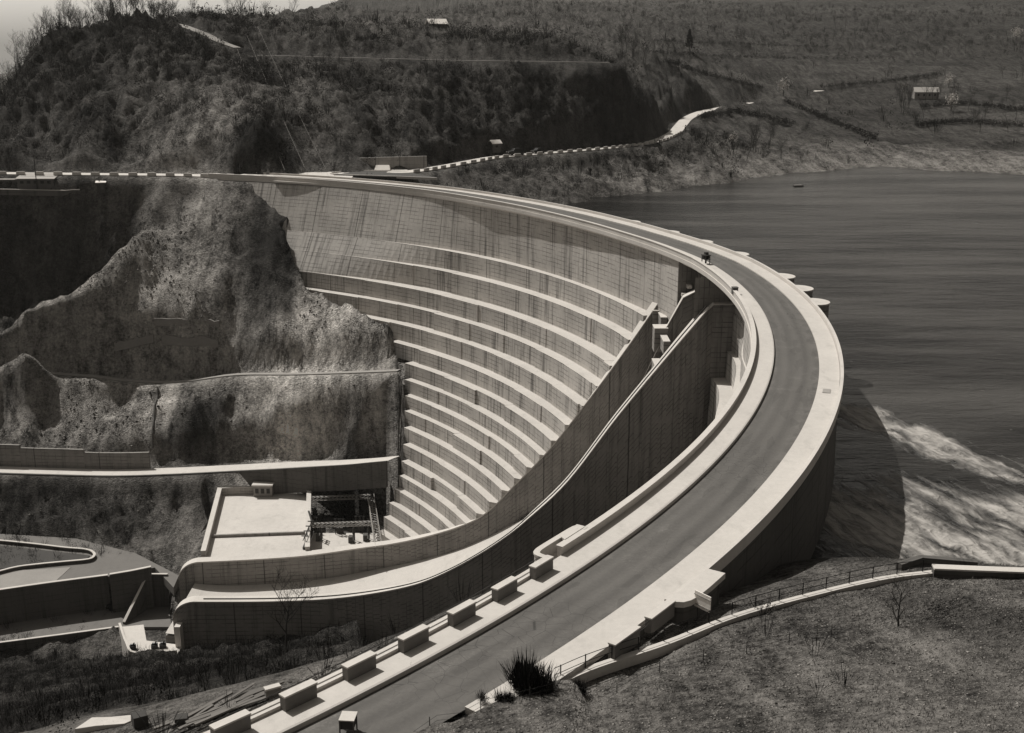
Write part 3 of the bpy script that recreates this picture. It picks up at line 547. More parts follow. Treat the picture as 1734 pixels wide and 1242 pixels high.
for Ta in (ths(-60, 5.7, .8), ths(10.8, 76, .4)):
    face = MB(); face.strip([[pol(topr(t)+(NOFF(t) if t < 6 else 0), t, -.9), pol((ledge_in(0, t) if t > 12 else topr(t))-.1+(NOFF(t) if t < 6 else 0), t, -14.2)] for t in Ta], us=[R(t)*180 for t in Ta]); at_parent(face, 'upper_face', M['face'], dam, fix=False, smooth=True)
up = MB(); up.strip([[pol(193.5+D(t), t, -.4), pol(193.5+D(t), t, -3), pol(194.2+D(t), t, -40)] for t in T], us=[R(t)*193 for t in T]); at_parent(up, 'upstream_face', M['dwall'], dam, fix=False)  # dark wall concrete paints in the shade of the reservoir side
# crest: corbelled cornice + downstream parapet (solid), refuge bay, then posts
TD = ths(-34.85, 74, .6)
crn = MB(); ring(crn, [(182.95, -1.3), (182.15, -.75), (182.15, .05), (184.0, .05), (184.0, -1.3)], ths(-52, 74, .7)); at_parent(crn, 'cornice', M['cap'], dam, fix=False)
par = MB(); ring(par, [(182.3, .055), (182.3, .98), (182.72, .98), (182.72, .055)], TD); pp = at_parent(par, 'downstream_parapet', M['block'], dam, fix=False)
cop = MB(); ring(cop, [(182.2, .985), (182.2, 1.12), (182.84, 1.12), (182.84, .985)], TD); cop.build('coping', M['cap'], pp, origin=tuple(dam.location), fix=False)
upp = MB(); ring(upp, [(193.55, -.38), (193.55, .75), (193.95, .75), (193.95, -.38)], ths(-35.7, 74, .6)); pu = at_parent(upp, 'upstream_parapet', M['cap'], dam, fix=False)
for k, t in enumerate([25.4, 20.3, 16.1, 11.5, 4.6, 1.4, -1.8]):
    mb = MB(); hw = 2.6; pts = []
    a = R(t); er = np.array([cos(a), sin(a)]); et = np.array([-sin(a), cos(a)]); c = np.array([CX, CY])+er*(193.7+D(t))
    pts = [c-et*hw-er*.8, ]+[c+er*(.9+2.4*cos(q))+et*hw*sin(q) for q in np.linspace(-pi/2, pi/2, 13)]+[c+et*hw-er*.8]
    mb.prism([tuple(p) for p in pts], -24, -.15)
    o = at_parent(mb, 'intake_pier', M['wall'], dam)
    mc = MB(); mc.prism([tuple(p+(p-c)*.03+er*.05) for p in pts], -.147, .1); mc.build('cap_slab', M['cap'], o, origin=tuple(dam.location))
# refuge bay on the downstream side
bay = empty('refuge_bay', pol(182.2, -34.5, .1), 'pale U-shaped refuge bay where the solid downstream parapet ends', 'balcony')
def bay_out(off):
    p = [(182.9-off, -33.45)]+[(182.9-off, -33.45)]
    return p
def polyline_wall(pts, w, z0, z1):
    """thin wall along plan points"""
    pts = [np.array(p[:2], float) for p in pts]; L, Rr = [], []
    for k, p in enumerate(pts):
        t = pts[min(k+1, len(pts)-1)]-pts[max(k-1, 0)]; t /= np.linalg.norm(t); n = np.array([-t[1], t[0]])
        L.append(tuple(p+n*w/2)); Rr.append(tuple(p-n*w/2))
    return L, Rr
def wall_strip(pts, w, z0, z1):
    L, Rr = polyline_wall(pts, w, z0, z1); n = len(pts)
    a = z0 if hasattr(z0, '__len__') else [z0]*n; b = z1 if hasattr(z1, '__len__') else [z1]*n
    mb = MB(); mb.strip([[(*L[k], a[k]), (*L[k], b[k]), (*Rr[k], b[k]), (*Rr[k], a[k])] for k in range(n)], True, True); return mb
bp = [pol(182.5, -33.5, 0), pol(181.75, -33.52, 0), pol(181.55, -33.7, 0), pol(181.5, -34.4, 0), pol(181.5, -35.1, 0), pol(181.6, -35.4, 0), pol(181.95, -35.56, 0), pol(182.9, -35.6, 0)]
bps = [tuple(q) for q in smooth_line(bp, 4)]
at_parent(wall_strip(bps, .36, -.7, 1.0), 'bay_wall', M['block'], bay, fix=False); at_parent(wall_strip(bps, .52, 1.003, 1.14), 'bay_coping', M['cap'], bay, fix=False)
mb = MB(); ring(mb, [(181.4, -1.2), (181.4, .04), (183.2, .045), (183.2, -1.2)], ths(-35.6, -33.4, .2), 0); at_parent(mb, 'bay_floor', M['cap'], bay, fix=False)
mb = MB(); mb.prism([pol(181.45, -33.42, 0)[:2], pol(182.25, -33.42, 0)[:2], pol(182.25, -34.45, 0)[:2], pol(181.45, -34.3, 0)[:2]][::-1], .98, 1.165); at_parent(mb, 'bay_slab', M['cap'], bay)
# pavements and roadway
def structure(o, label): return setp(o, label, kind='structure')
mb = MB(); ring(mb, [(182.7, -.3), (182.7, .36), (185.1, .38), (185.25, .33), (185.25, -.3)], ths(-58, 72, .5)); structure(mb.build('pavement', M['walk'], fix=False), 'pale raised footway along the downstream side of the crest road')
mb = MB(); ring(mb, [(191.0, -.3), (191.0, .16), (193.5, .2), (193.5, -.3)], ths(-41.5, 72, .5)); structure(mb.build('upstream_pavement', M['walk'], fix=False), 'broad pale footway along the reservoir side of the crest road')
mb = MB(); ring(mb, [(185.2, -.01), (187, .05), (189, .05), (191.05, -.01)], ths(-64, 73, .4), closed=False); structure(mb.build('road', M['asphalt'], fix=False), 'dark asphalt road curving along the dam crest')
# low kerb, rails and guard blocks beyond the refuge bay
mb = MB(); ring(mb, [(182.35, -.3), (182.35, .62), (183.1, .62), (183.1, -.3)], ths(-52, -35.62, .4)); setp(mb.build('edge_kerb', M['block'], fix=False), 'low concrete edge kerb under the guard blocks beside the downstream footway', 'kerb')
rail = empty('guard_rail', pol(182.6, -42, .8), 'thin dark pipe rails threading the guard blocks along the downstream footway', 'railing')
for rz, rr_ in ((.88, 182.55), (1.12, 182.45)):
    mb = MB(); mb.tube([pol(rr_, t, rz) for t in ths(-50, -35.7, .4)], .035, 5); at_parent(mb, 'rail_pipe', M['steel'], rail)
ORD = ['nearest to the refuge bay', 'second from the refuge bay', 'third from the refuge bay', 'fourth from the refuge bay', 'fifth from the refuge bay, above the timber stack', 'sixth from the refuge bay, by the roofed box', 'seventh from the refuge bay, lowest of all']
protoB = None
def guard_block(name, ra, rb, ta, tb, z0, z1, label, grp):
    c = pol((ra+rb)/2, (ta+tb)/2, z0); e = empty(name, c, label, 'guard block', grp, R((ta+tb)/2))
    L = R(abs(tb-ta))*(ra+rb)/2; w = rb-ra
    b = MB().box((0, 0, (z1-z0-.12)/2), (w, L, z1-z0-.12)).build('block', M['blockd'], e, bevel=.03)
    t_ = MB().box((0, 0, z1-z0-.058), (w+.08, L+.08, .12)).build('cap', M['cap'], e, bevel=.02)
    return e
for k in range(7):
    c = -35.95-1.53*k if k else -36.0
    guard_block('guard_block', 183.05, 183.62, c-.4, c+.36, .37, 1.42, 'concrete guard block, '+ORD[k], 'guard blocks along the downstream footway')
guard_block('guard_block', 193.95, 194.5, -36.75, -35.75, -.3, .95, 'weathered guard block butting the rounded balcony on the reservoir side', 'guard blocks on the reservoir side')
guard_block('guard_block', 193.95, 194.5, -38.15, -37.2, -.3, .95, 'weathered guard block on the reservoir side nearer the bushes', 'guard blocks on the reservoir side')
r2 = empty('guard_rail', pol(194.2, -37, .4), 'two thin rails between the guard blocks on the reservoir side', 'railing')
for z in (.35, .65): at_parent(MB().tube([pol(194.25, t, z) for t in ths(-38.2, -36.6, .3)], .035, 5), 'rail_pipe', M['steel'], r2)
# rounded balcony slab, reservoir side
bal = empty('balcony', pol(194.6, -34.8, 0), 'round-ended pale concrete balcony slab cantilevered over the reservoir bank', 'balcony')
c2 = [pol(193.97, -33.85, 0), pol(195.5, -33.85, 0), pol(195.55, -34.6, 0), pol(195.55, -35.2, 0), pol(195.4, -35.5, 0), pol(195.1, -35.68, 0), pol(194.6, -35.76, 0), pol(193.97, -35.76, 0)]
c2 = [p[:2] for p in c2][::-1]
at_parent(MB().prism(c2, .45, .92), 'slab', M['cap'], bal, bevel=.03)
ci = [(CX+(p[0]-CX)*(1-.0035), CY+(p[1]-CY)*(1-.0035)) for p in c2]
ci = [((p[0]-bal.location.x)*.86+bal.location.x-.12, (p[1]-bal.location.y)*.86+bal.location.y) for p in c2]
at_parent(MB().prism(ci, -4.5, .447), 'supporting_wall', M['dwall'], bal)
# hatch in the upstream footway
mb = MB(); ring(mb, [(191.7, .205), (191.7, .235), (192.6, .24), (192.6, .205)], ths(-17.6, -17.1, .25)); setp(mb.build('manhole_cover', M['grey_steel'], fix=False), 'small square grey hatch set in the reservoir-side footway', 'manhole cover')
# ------------------------------------------------------------------ spillway
sp = empty('spillway', (0, 225, -60), 'long concrete spillway chute running down beside the dam to a flip nose', 'spillway')
def frame(line, w, sgn):
    out = []
    for k in range(len(line)):
        t = line[min(k+1, len(line)-1)]-line[max(k-1, 0)]; n = np.array([-t[1], t[0]]); n /= np.linalg.norm(n); out.append(n*w*sgn)
    return out
def chute_wall(line, out_sgn, w, zb, nose):
    nf = frame(line, w, out_sgn); mb = MB(); rows = []; cap = MB(); crow = []; us = [0]
    for k in range(1, len(line)): us.append(us[-1]+hypot(line[k][0]-line[k-1][0], line[k][1]-line[k-1][1]))
    xe = line[-1][0]; rad = 5.0
    for p, n in zip(line, nf):
        z = p[2]; dx = p[0]-xe
        if nose and dx < rad: z -= rad*.8*(1-math.sqrt(max(0, 1-((rad-dx)/rad)**2)))
        q = p[:2]+n
        b0 = min(zb(p[0]), z-3)
        rows.append([(q[0], q[1], b0), (q[0], q[1], z), (p[0], p[1], z), (p[0], p[1], b0)])
        e = n/np.linalg.norm(n)*.12
        crow.append([(q[0]+e[0], q[1]+e[1], z-.18), (q[0]+e[0], q[1]+e[1], z+.14), (p[0]-e[0], p[1]-e[1], z+.14), (p[0]-e[0], p[1]-e[1], z-.18)])
    mb.strip(rows, True, True, us); cap.strip(crow, True, True, us); return mb, cap
def densify(line):
    tail = [line[-1]+(line[-2]-line[-1])*0+np.array([d, 0, 0]) for d in (4.6, 4.0, 3.2, 2.4, 1.7, 1.1, .6, .25, 0)]
    base = [p for p in line if p[0] > line[-1][0]+5.2]
    for t in tail: t[1] = np.interp(t[0], line[::-1, 0], line[::-1, 1])
    return np.array(base+tail)
LW, RW = densify(LTs), densify(RTs)
mb, cp = chute_wall(LW, -1, 2.3, lambda x: -92, True); lw = at_parent(mb, 'guide_wall', M['wall'], sp, fix=False); cp.build('wall_cap', M['cap'], lw, origin=tuple(sp.location), fix=False)
mb, cp = chute_wall(RW, -1, 2.5, lambda x: -93.5, True); rw = at_parent(mb, 'guide_wall', M['wall'], sp, fix=False); cp.build('wall_cap', M['cap'], rw, origin=tuple(sp.location), fix=False)
# groove line (pipe) on the near wall and chute floor
fl = MB(); rows = []
for x in np.linspace(41, -74, 94):
    yl = np.interp(x, LTs[::-1, 0], LTs[::-1, 1]); yr = np.interp(x, RTs[::-1, 0], RTs[::-1, 1])+2.3
    zl = np.interp(x, RTs[::-1, 0], RTs[::-1, 2]); dep = np.interp(x, [-80, -40, -18, -4, 12, 35], [9.2, 9.4, 10.6, 12.5, 14., 15.]); z = zl-dep
    if x < -62: z += (abs(x+62)/12)**2*.9
    rows.append([(x, yl+.2, z+.0), (x, yl*.7+yr*.3, z-.1), (x, yl*.3+yr*.7, z-.1), (x, yr-.2, z)])
fl.strip(rows); at_parent(fl, 'chute_floor', M['tread'], sp, fix=False)
rows = [[(r[0][0], r[0][1], r[0][2]-.5), (r[-1][0], r[-1][1], r[-1][2]-.5), (r[-1][0], r[-1][1], -96), (r[0][0], r[0][1], -96)] for r in rows[-3:]]
fb = MB(); fb.strip(rows, True, True); at_parent(fb, 'flip_nose', M['wall'], sp, fix=False)
gp = MB(); gp.tube([(p[0]+n[0]*.42, p[1]+n[1]*.42, p[2]+.22) for p, n in zip(RW[:-9], frame(RW, 2.5, -1)[:-9])], .14, 5); at_parent(gp, 'service_pipe', M['dark'], sp)
# gate piers, divider and gate bridges under the crest
def slab(pts_top, w, depth, name, mat, capmat=None, par=sp):
    line = np.array(pts_top, float); nf = frame(line, w, -1); rows = []; crow = []
    for p, n in zip(line, nf):
        a = p[:2]+n/2; b = p[:2]-n/2; rows.append([(*a, p[2]-depth), (*a, p[2]), (*b, p[2]), (*b, p[2]-depth)])
        crow.append([(*(a+n*.06), p[2]+.003), (*(a+n*.06), p[2]+.2), (*(b-n*.06), p[2]+.2), (*(b-n*.06), p[2]+.003)])
    o = at_parent(MB().strip(rows, True, True), name, mat, par, fix=False)
    if capmat: MB().strip(crow, True, True).build('pier_cap', capmat, o, origin=tuple(par.location), fix=False)
    return o
slab([(42.5, 223.5, -5.2), (36.0, 223.5, -5.6), (33.0, 223.5, -7.2), (30.2, 224, -13), (29.9, 224, -13.1)], 1.8, 14, 'divider_pier', M['wall'], M['cap'])
slab([(37.5, 236.2, -6.0), (33.6, 236.2, -6.3), (32.2, 236.2, -8.0)], 4.6, 9, 'gate_pier', M['wall'], M['cap'])
slab([(44, 210.6, -5.4), (36.5, 210.6, -5.5), (35.2, 210.5, -6.6)], 3.1, 30, 'gate_pier', M['wall'], M['cap'])
for (x, y, z, sx, sy, dpt) in [(30.2, 238, -12.9, 2.6, 2.6, 3.4), (30.6, 234.4, -13.2, 1.2, 5.0, 2.0), (28.9, 224, -13.2, 2.6, 3.4, 4.6), (29.3, 219.6, -14.4, 1.2, 5.8, 2.4), (27.2, 213, -17.6, 1.4, 6.4, 4.0)]:
    o = at_parent(MB().box((x, y, z-dpt/2), (sx, sy, dpt)), 'pier_head', M['wall'], sp)
    MB().box((x, y, z+.1), (sx+.1, sy+.1, .16)).build('pier_cap', M['cap'], o, origin=tuple(sp.location))
for y0, y1, z, x in [(224.6, 233.5, -5.4, 34.4), (224.6, 233.5, -7.0, 33.4), (210, 222.4, -5.6, 38.6)]:
    o = at_parent(MB().box((x, (y0+y1)/2, z), (.9, y1-y0, .6)), 'gate_bridge', M['cap'], sp)
for y0, y1 in [(225, 233.6), (210.8, 222.4)]:
    g_ = MB(); n = 9
    for k in range(n):
        a0, a1 = [-.9+1.5*q/n for q in (k, k+1)]
        g_.quad((40.2-3*cos(a0)+3, y0, -12+5*sin(a0)), (40.2-3*cos(a1)+3, y0, -12+5*sin(a1)), (40.2-3*cos(a1)+3, y1, -12+5*sin(a1)), (40.2-3*cos(a0)+3, y1, -12+5*sin(a0)))
    at_parent(g_, 'radial_gate', M['steel'], sp, smooth=True)
at_parent(MB().box((37.2, 212.6, -4.9), (2.4, 4.0, 1.5)), 'hoist_house', M['cap'], sp, bevel=.05)
for y in (233, 226, 222, 211.5): at_parent(MB().box((36.4, y, -3.4), (.5, .5, 4.6)), 'hoist_post', M['grey_steel'], sp)
# cable down the chute
setp(MB().tube([(28.6, 222.3, -16.5), (22, 216, -28), (15.5, 212.5, -36.2)], .09, 4).build('cable', M['cap'], origin=(22, 216, -28)), 'thin pale cable slanting down inside the spillway chute from the divider pier', 'cable')
# hoist winch on crest footway + small cabinet
def thing_from(mbs, name, loc, label, cat, rz=0, group=None):
    e = empty(name, loc, label, cat, group, rz)
    for nm, mb, mt in mbs: mb.build(nm, mt, e)
    return e
wl = PZ(1195, 447, .4)
fr = MB()
for dx in (-.7, .7):
    for dy in (-.8, .8): fr.box((dx, dy, 1.1), (.18, .18, 2.2))
fr.box((0, 0, 2.2), (1.8, 2.0, .2)); fr.box((0, 0, 1.2), (1.7, 1.9, .14))
thing_from([('frame', fr, M['steel']), ('winch_drum', MB().tube([(-.8, 0, 1.7), (.8, 0, 1.7)], .45, 10), M['black']), ('motor', MB().box((.2, .2, 2.6), (.9, .8, .6)), M['steel'])], 'hoist_winch', wl, 'dark iron hoist winch standing on the crest footway above the spillway gates', 'winch', R(25)).scale = (.7, .7, .75)
cl = PZ(1244, 498, .4)
thing_from([('cabinet_body', MB().box((0, 0, .55), (.9, .9, 1.1)), M['dwall']), ('cabinet_lid', MB().box((0, 0, 1.13), (1.0, 1.0, .06)), M['dwall'])], 'control_cabinet', cl, 'small grey control cabinet on the crest parapet near the hoist house', 'cabinet', R(5))
# ------------------------------------------------------------------ powerhouse
ph = empty('powerhouse', (RC[0][0], RC[0][1], -90), 'flat pale-roofed powerhouse at the foot of the dam behind the spillway', 'powerhouse')
quad = [np.array(p[:2]) for p in RC]
def rim(a, b, w, z0, z1, nm, mat): return at_parent(wall_strip([a, b], w, z0, z1), nm, mat, ph, fix=False)
at_parent(MB().prism([tuple(p) for p in quad], -97, ROOFZ-.02), 'walls', M['backwall'], ph)
cq = sum(quad)/4
at_parent(MB().prism([tuple(cq+(p-cq)*.985) for p in quad], ROOFZ-.016, ROOFZ+.05), 'roof', M['roof'], ph)
ca = []
for k, (a, b) in enumerate([(0, 3), (3, 2), (2, 1)]):
    p, q = quad[a], quad[b]; d = (q-p)/np.linalg.norm(q-p)
    if k == 1: p = p+d*.55; q = q-d*.55
    o = rim(p, q, 1.0, ROOFZ-.5, ROOFZ+1.9, 'parapet', M['face']); wall_strip([p-d*0, q], 1.2, ROOFZ+1.903, ROOFZ+2.1).build('parapet_cap', M['cap'], o, origin=tuple(ph.location), fix=False)
ml = quad[0]*.38+quad[3]*.62; mr = quad[1]*.38+quad[2]*.62
ml = quad[0]+(quad[3]-quad[0])*.30; mr = quad[1]+(quad[2]-quad[1])*.30
d = (mr-ml)/np.linalg.norm(mr-ml); rim(ml+d*.7, mr-d*.7, .5, ROOFZ+.052, ROOFZ+.75, 'expansion_curb', M['wall'])
hc = quad[3]+(quad[2]-quad[3])*.5; hb = MB().box((hc[0], hc[1]-1.2, ROOFZ+1.6), (5.0, 3.2, 3.0)); hh = at_parent(hb, 'stair_head', M['backwall'], ph)
MB().box((hc[0], hc[1]-1.2, ROOFZ+3.3), (5.6, 3.9, .35)).build('stair_roof', M['cap'], hh, origin=tuple(ph.location))
for dx in (-1.5, 0, 1.5): MB().box((hc[0]+dx, hc[1]-2.82, ROOFZ+1.7), (.9, .06, 1.4)).build('louvre', M['steel'], hh, origin=tuple(ph.location))
# switchyard floor, lattice gantry and switchgear
yx0, yx1 = quad[1][0]+1, quad[1][0]+21; yz = -81.
deck = MB().prism([(quad[1][0]+.6, 262.5), (-29.5, 265), (-31, 281), (quad[2][0]+.6, 281)], -90, yz); setp(deck.build('switchyard_deck', M['roof']), 'pale concrete switchyard deck between the powerhouse and the dam steps', 'platform')
gan = empty('lattice_gantry', (quad[2][0]+2, 283, yz), 'rectangular lattice steel gantry frame spanning the switchyard beside the powerhouse roof', 'gantry')
def lattice(a, b, w, n, name):
    a = np.array(a, float); b = np.array(b, float); t = (b-a)/np.linalg.norm(b-a)
    e1 = np.cross(t, [0, 0, 1.]) if abs(t[2]) < .9 else np.array([1., 0, 0]); e1 /= np.linalg.norm(e1); e2 = np.cross(t, e1); mb = MB()
    cs = [e1*w/2*i+e2*w/2*j for i, j in ((-1, -1), (1, -1), (1, 1), (-1, 1))]
    for c in cs: mb.tube([a+c, b+c], .09, 4)
    for k in range(n):
        p = a+(b-a)*k/n; q = a+(b-a)*(k+1)/n
        for i in range(4): mb.tube([p+cs[i], q+cs[(i+1) % 4]], .06, 3, False)
    return at_parent(mb, name, M['grey_steel'], gan)
A1 = PZ(522, 845, -75.5); A2 = PZ(628, 841, -75.5); B1 = PZ(522, 890, -75.5); B2 = PZ(636, 886, -75.5); C2 = PZ(642, 932, -75.5)
lattice(A1, A2, .9, 16, 'beam'); lattice(B1, B2, .9, 16, 'beam'); lattice(A2, C2, 1.6, 22, 'beam')
for p in (A2, B2): lattice((p[0], p[1], -75.9), (p[0], p[1], yz-4), .8, 6, 'post')
sgx = [(530, 902), (545, 915), (575, 905), (600, 918), (610, 900), (625, 915)]
for k, (px, py) in enumerate(sgx):
    x, y, z = PZ(px, py, yz); mb = MB()
    for dx in (-1, 0, 1):
        mb.tube([(dx, 0, 0), (dx, 0, 2.6)], .12, 5); mb.tube([(dx, 0, 2.6), (dx, 0, 4.2)], [.28, .18], 6)
    mb.box((0, 0, 2.6), (2.6, .3, .25)); mb.tube([(-1.4, 0, 4.2), (1.4, 0, 4.2)], .06, 4)
    e = empty('switchgear', (x, y, yz), 'dark insulator stand in the switchyard, '+['beside the powerhouse wall', 'just in front of the chute wall near the powerhouse', 'in the middle of the far row', 'in the middle of the near row', 'second from the lattice post', 'closest to the lattice post'][k], 'switchgear', 'switchyard insulator stands', rz=R(90*(k % 2)))
    mb.build('insulator_frame', M['steel'], e); MB().box((0, .9, .8), (1.6, 1.0, 1.6)).build('tank', M['dwall'], e)
# dark gantry mast on the roof edge
x, y, z = PZ(517, 936, ROOFZ); mb = MB()
for dy in (0, 3, 6, 9): mb.tube([(0, dy, 0), (0, dy, 3.5)], .13, 4); mb.box((0, dy, 3.4), (1.6, .2, .2))
mb.tube([(0, 0, 3.0), (0, 9, 3.0)], .1, 4); mb.tube([(-.5, 0, 2.2), (-.5, 9, 2.2)], .1, 4); mb.box((0, 4.5, .4), (1.2, 10, .5))
e = empty('busbar_frame', (x-.3, y+2, ROOFZ), 'dark busbar frame along the right edge of the powerhouse roof', 'busbar frame'); mb.build('frame_bars', M['steel'], e)
MB().tube([(0, 10.5, 2.5), (-1.2, 13, 4.5)], .25, 5).build('jib', M['steel'], e)
# ------------------------------------------------------------------ valley roads and retaining walls
def ribbon(nm, line, hw, mat, label, dz=.0, thick=None):
    rows = []
    for k, p in enumerate(line):
        t = line[min(k+1, len(line)-1)]-line[max(k-1, 0)]; n = np.array([-t[1], t[0]]); n /= np.linalg.norm(n)
        a = p[:2]+n*hw; b = p[:2]-n*hw; rows.append([(*a, p[2]-.5), (*a, p[2]+dz), (*p[:2], p[2]+dz+.05), (*b, p[2]+dz), (*b, p[2]-.5)])
    return structure(MB().strip(rows).build(nm, mat, fix=False), label)
rd = {n: l for n, l, h, f in ROADS}
ribbon('valley_road', rd['valley'], 2.4, M['paleroad'], 'pale road on its terrace above the powerhouse')
ribbon('track', rd['track'], 1.1, M['gravelroad'], 'thin pale track across the scree slope')
ribbon('shore_road', rd['shore'], 2.9, M['paleroad'], 'pale winding road along the far shore')
ribbon('field_road', rd['farroad'], 2.6, M['paleroad'], 'short pale stretch of road among the far fields')
ribbon('hillside_road', rd['hill'], 1.7, M['gravelroad'], 'thin road cut along the wooded hillside')
ribbon('hill_track', rd['hilltrack'], 2.6, M['gravelroad'], 'bare earth track on the shoulder of the hill')
ribbon('approach_road', rd['left'], 3.0, M['paleroad'], 'road leaving the far end of the dam to the left')
pz = [(-84, 373.5), pol(184, 66, 0)[:2], pol(184.5, 60, 0)[:2], pol(192, 57, 0)[:2], pol(193, 60, 0)[:2], PZ(600, 296, 0)[:2], PZ(690, 294, 0)[:2], PZ(690, 287, 0)[:2], PZ(600, 285, 0)[:2], PZ(500, 289, 0)[:2], (-85, 381)]
structure(MB().prism([tuple(p) for p in pz], -.6, -.03).build('junction', M['paleroad']), 'pale road junction at the far end of the dam')
def off_line(line, d):
    out = []
    for k, p in enumerate(line):
        t = line[min(k+1, len(line)-1)]-line[max(k-1, 0)]; n = np.array([-t[1], t[0]]); n /= np.linalg.norm(n); out.append((p[0]+n[0]*d, p[1]+n[1]*d, p[2]))
    return out
def rwall(name, pts, w, below, above, label, mat='dwall', capm='cap', cap=.12, cat='retaining wall'):
    e = empty(name, pts[len(pts)//2], label, cat)
    at_parent(wall_strip(pts, w, [p[2]-below for p in pts], [p[2]+above for p in pts]), 'wall_body', M[mat], e, fix=False)
    if capm: at_parent(wall_strip(pts, w+.15, [p[2]+above+.003 for p in pts], [p[2]+above+cap for p in pts]), 'wall_cap', M[capm], e, fix=False)
    return e
vl = rd['valley']; sgn = 1 if off_line(vl, 1)[20][1] < vl[20][1] else -1
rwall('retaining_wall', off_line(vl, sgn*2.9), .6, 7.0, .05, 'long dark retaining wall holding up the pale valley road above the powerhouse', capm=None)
up = off_line(vl, -sgn*3.0); up = [p for p in up if p[0] < PY(255, 790, 306)[0]]
for a, b, h, lb in [(0, .34, 4.6, 'dark stepped revetment wall behind the valley road, lowest section beside the scree'), (.34, .67, 5.4, 'dark stepped revetment wall behind the valley road, middle section'), (.67, 1.0, 6.2, 'dark stepped revetment wall behind the valley road, highest section at the left edge')]:
    n = len(up); s_ = up[int(a*n):max(int(b*n)+1, 2)]
    if len(s_) > 1: rwall('revetment_wall', s_, .7, 1, h, lb, 'wall', None)
# lower yard: the road loop wall, stepped wall and lower road
YZ = -84.
lp = [PZ(-40, 918, YZ), PZ(0, 921, YZ), PZ(60, 927, YZ), PZ(110, 933, YZ), PZ(145, 936, YZ), PZ(158, 941, YZ), PZ(160, 947, YZ), PZ(150, 953, YZ), PZ(110, 957, YZ), PZ(60, 962, YZ), PZ(20, 968, YZ), PZ(-40, 985, YZ)]
lps = [tuple(p) for p in smooth_line(lp, 4)]
rwall('loop_wall', lps, .5, 1.5, .9, 'low pale wall bending round the tip of the lower road loop', 'dwall', 'cap', .15, 'low wall')
yard = [PZ(-150, 925, YZ)[:2], PZ(-150, 1003, YZ)[:2], PZ(0, 1003, YZ)[:2], PZ(185, 977, YZ)[:2], PZ(262, 962, YZ)[:2], (-80, 255.5), (-80.5, 262), PZ(230, 938, YZ)[:2], PZ(130, 913, YZ)[:2], PZ(0, 905, YZ)[:2]]
structure(MB().prism([tuple(p) for p in yard], YZ-2, YZ+.12).build('yard', M['greyyard']), 'dusty grey lower yard where the road loops round')
gr = [PZ(-60, 935, YZ+.3)[:2], PZ(-60, 975, YZ)[:2], PZ(20, 963, YZ)[:2], PZ(110, 954, YZ)[:2], PZ(148, 949, YZ)[:2], PZ(152, 943, YZ)[:2], PZ(110, 938, YZ)[:2], PZ(0, 926, YZ)[:2]]
structure(MB().prism([tuple(p) for p in gr], YZ, YZ+.35).build('grass_island', plain('dark_turf', .05, .4, 1.5)), 'dark grass island inside the road loop')
pw = [PZ(0, 968, YZ)[:2], PZ(0, 998, YZ)[:2], PZ(95, 985, YZ)[:2], PZ(120, 962, YZ)[:2], PZ(60, 966, YZ)[:2]]
structure(MB().prism([tuple(p) for p in pw], YZ, YZ+.2).build('pale_apron', M['gravelroad']), 'pale dusty patch of the lower road')
w1 = [PZ(-150, 1027, YZ), PZ(0, 1004, YZ), PZ(90, 991, YZ), PZ(183, 979, YZ)]; w1 = [tuple(p) for p in smooth_line(w1, 4)]
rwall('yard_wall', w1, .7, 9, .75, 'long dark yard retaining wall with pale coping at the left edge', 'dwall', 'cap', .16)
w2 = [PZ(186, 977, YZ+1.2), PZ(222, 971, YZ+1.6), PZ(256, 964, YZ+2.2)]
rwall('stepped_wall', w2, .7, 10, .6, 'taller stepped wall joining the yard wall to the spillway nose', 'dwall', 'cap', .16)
w3 = [PZ(205, 1005, YZ), PZ(250, 974, YZ+.3), PZ(284, 974, YZ+.3)]; w3z = [-91.5, -83.5, -83.5]
e = empty('ramp_wall', w3[1], 'dark sloping ramp wall against the upper spillway nose', 'retaining wall')
p3 = [(w3[0][0], w3[0][1]), (w3[1][0], w3[1][1]), (w3[2][0], w3[2][1])]
at_parent(wall_strip(p3, .6, -94, w3z), 'wall_body', M['dwall'], e, fix=False); at_parent(wall_strip(p3, .75, [z+.003 for z in w3z], [z+.15 for z in w3z]), 'wall_cap', M['cap'], e, fix=False)
LZ = -92.
low = [PZ(-150, 1062, LZ), PZ(0, 1044, LZ), PZ(210, 1018, LZ), PZ(285, 1012, LZ), PZ(290, 1062, LZ), PZ(205, 1062, LZ), PZ(0, 1090, LZ), PZ(-150, 1112, LZ)]
structure(MB().prism([p[:2] for p in low][::-1], LZ-3, LZ).build('lower_road', M['greyyard']), 'grey lower road between the yard wall and the river kerb')
kb = [PZ(-150, 1114, LZ), PZ(0, 1092, LZ), PZ(100, 1079, LZ), PZ(203, 1065, LZ)]
rwall('river_kerb', kb, .5, 6, .5, 'pale straight kerb wall along the river side of the lower road', 'dwall', 'cap', .15, 'kerb wall')
PLZ = -82.6
pl = [PZ(203, 1062, PLZ+.3), PZ(243, 1058, PLZ+.3), PZ(248, 1085, PLZ+.3), PZ(310, 1093, PLZ+.3), PZ(300, 1108, PLZ+.3), PZ(230, 1112, PLZ+.3), PZ(215, 1096, PLZ+.3)]
e = empty('viewing_platform', pl[0], 'white paved platform at the foot of the lower spillway nose', 'platform')
at_parent(MB().prism([p[:2] for p in pl][::-1], -100, PLZ+.3), 'platform_slab', M['roof'], e)
pw_ = [tuple(p) for p in smooth_line([(p[0], p[1], PLZ+.3) for p in (pl[0], pl[6], pl[5], pl[4])], 4)]
at_parent(wall_strip(pw_, .5, PLZ-1, PLZ+1.3), 'platform_parapet', M['cap'], e, fix=False)
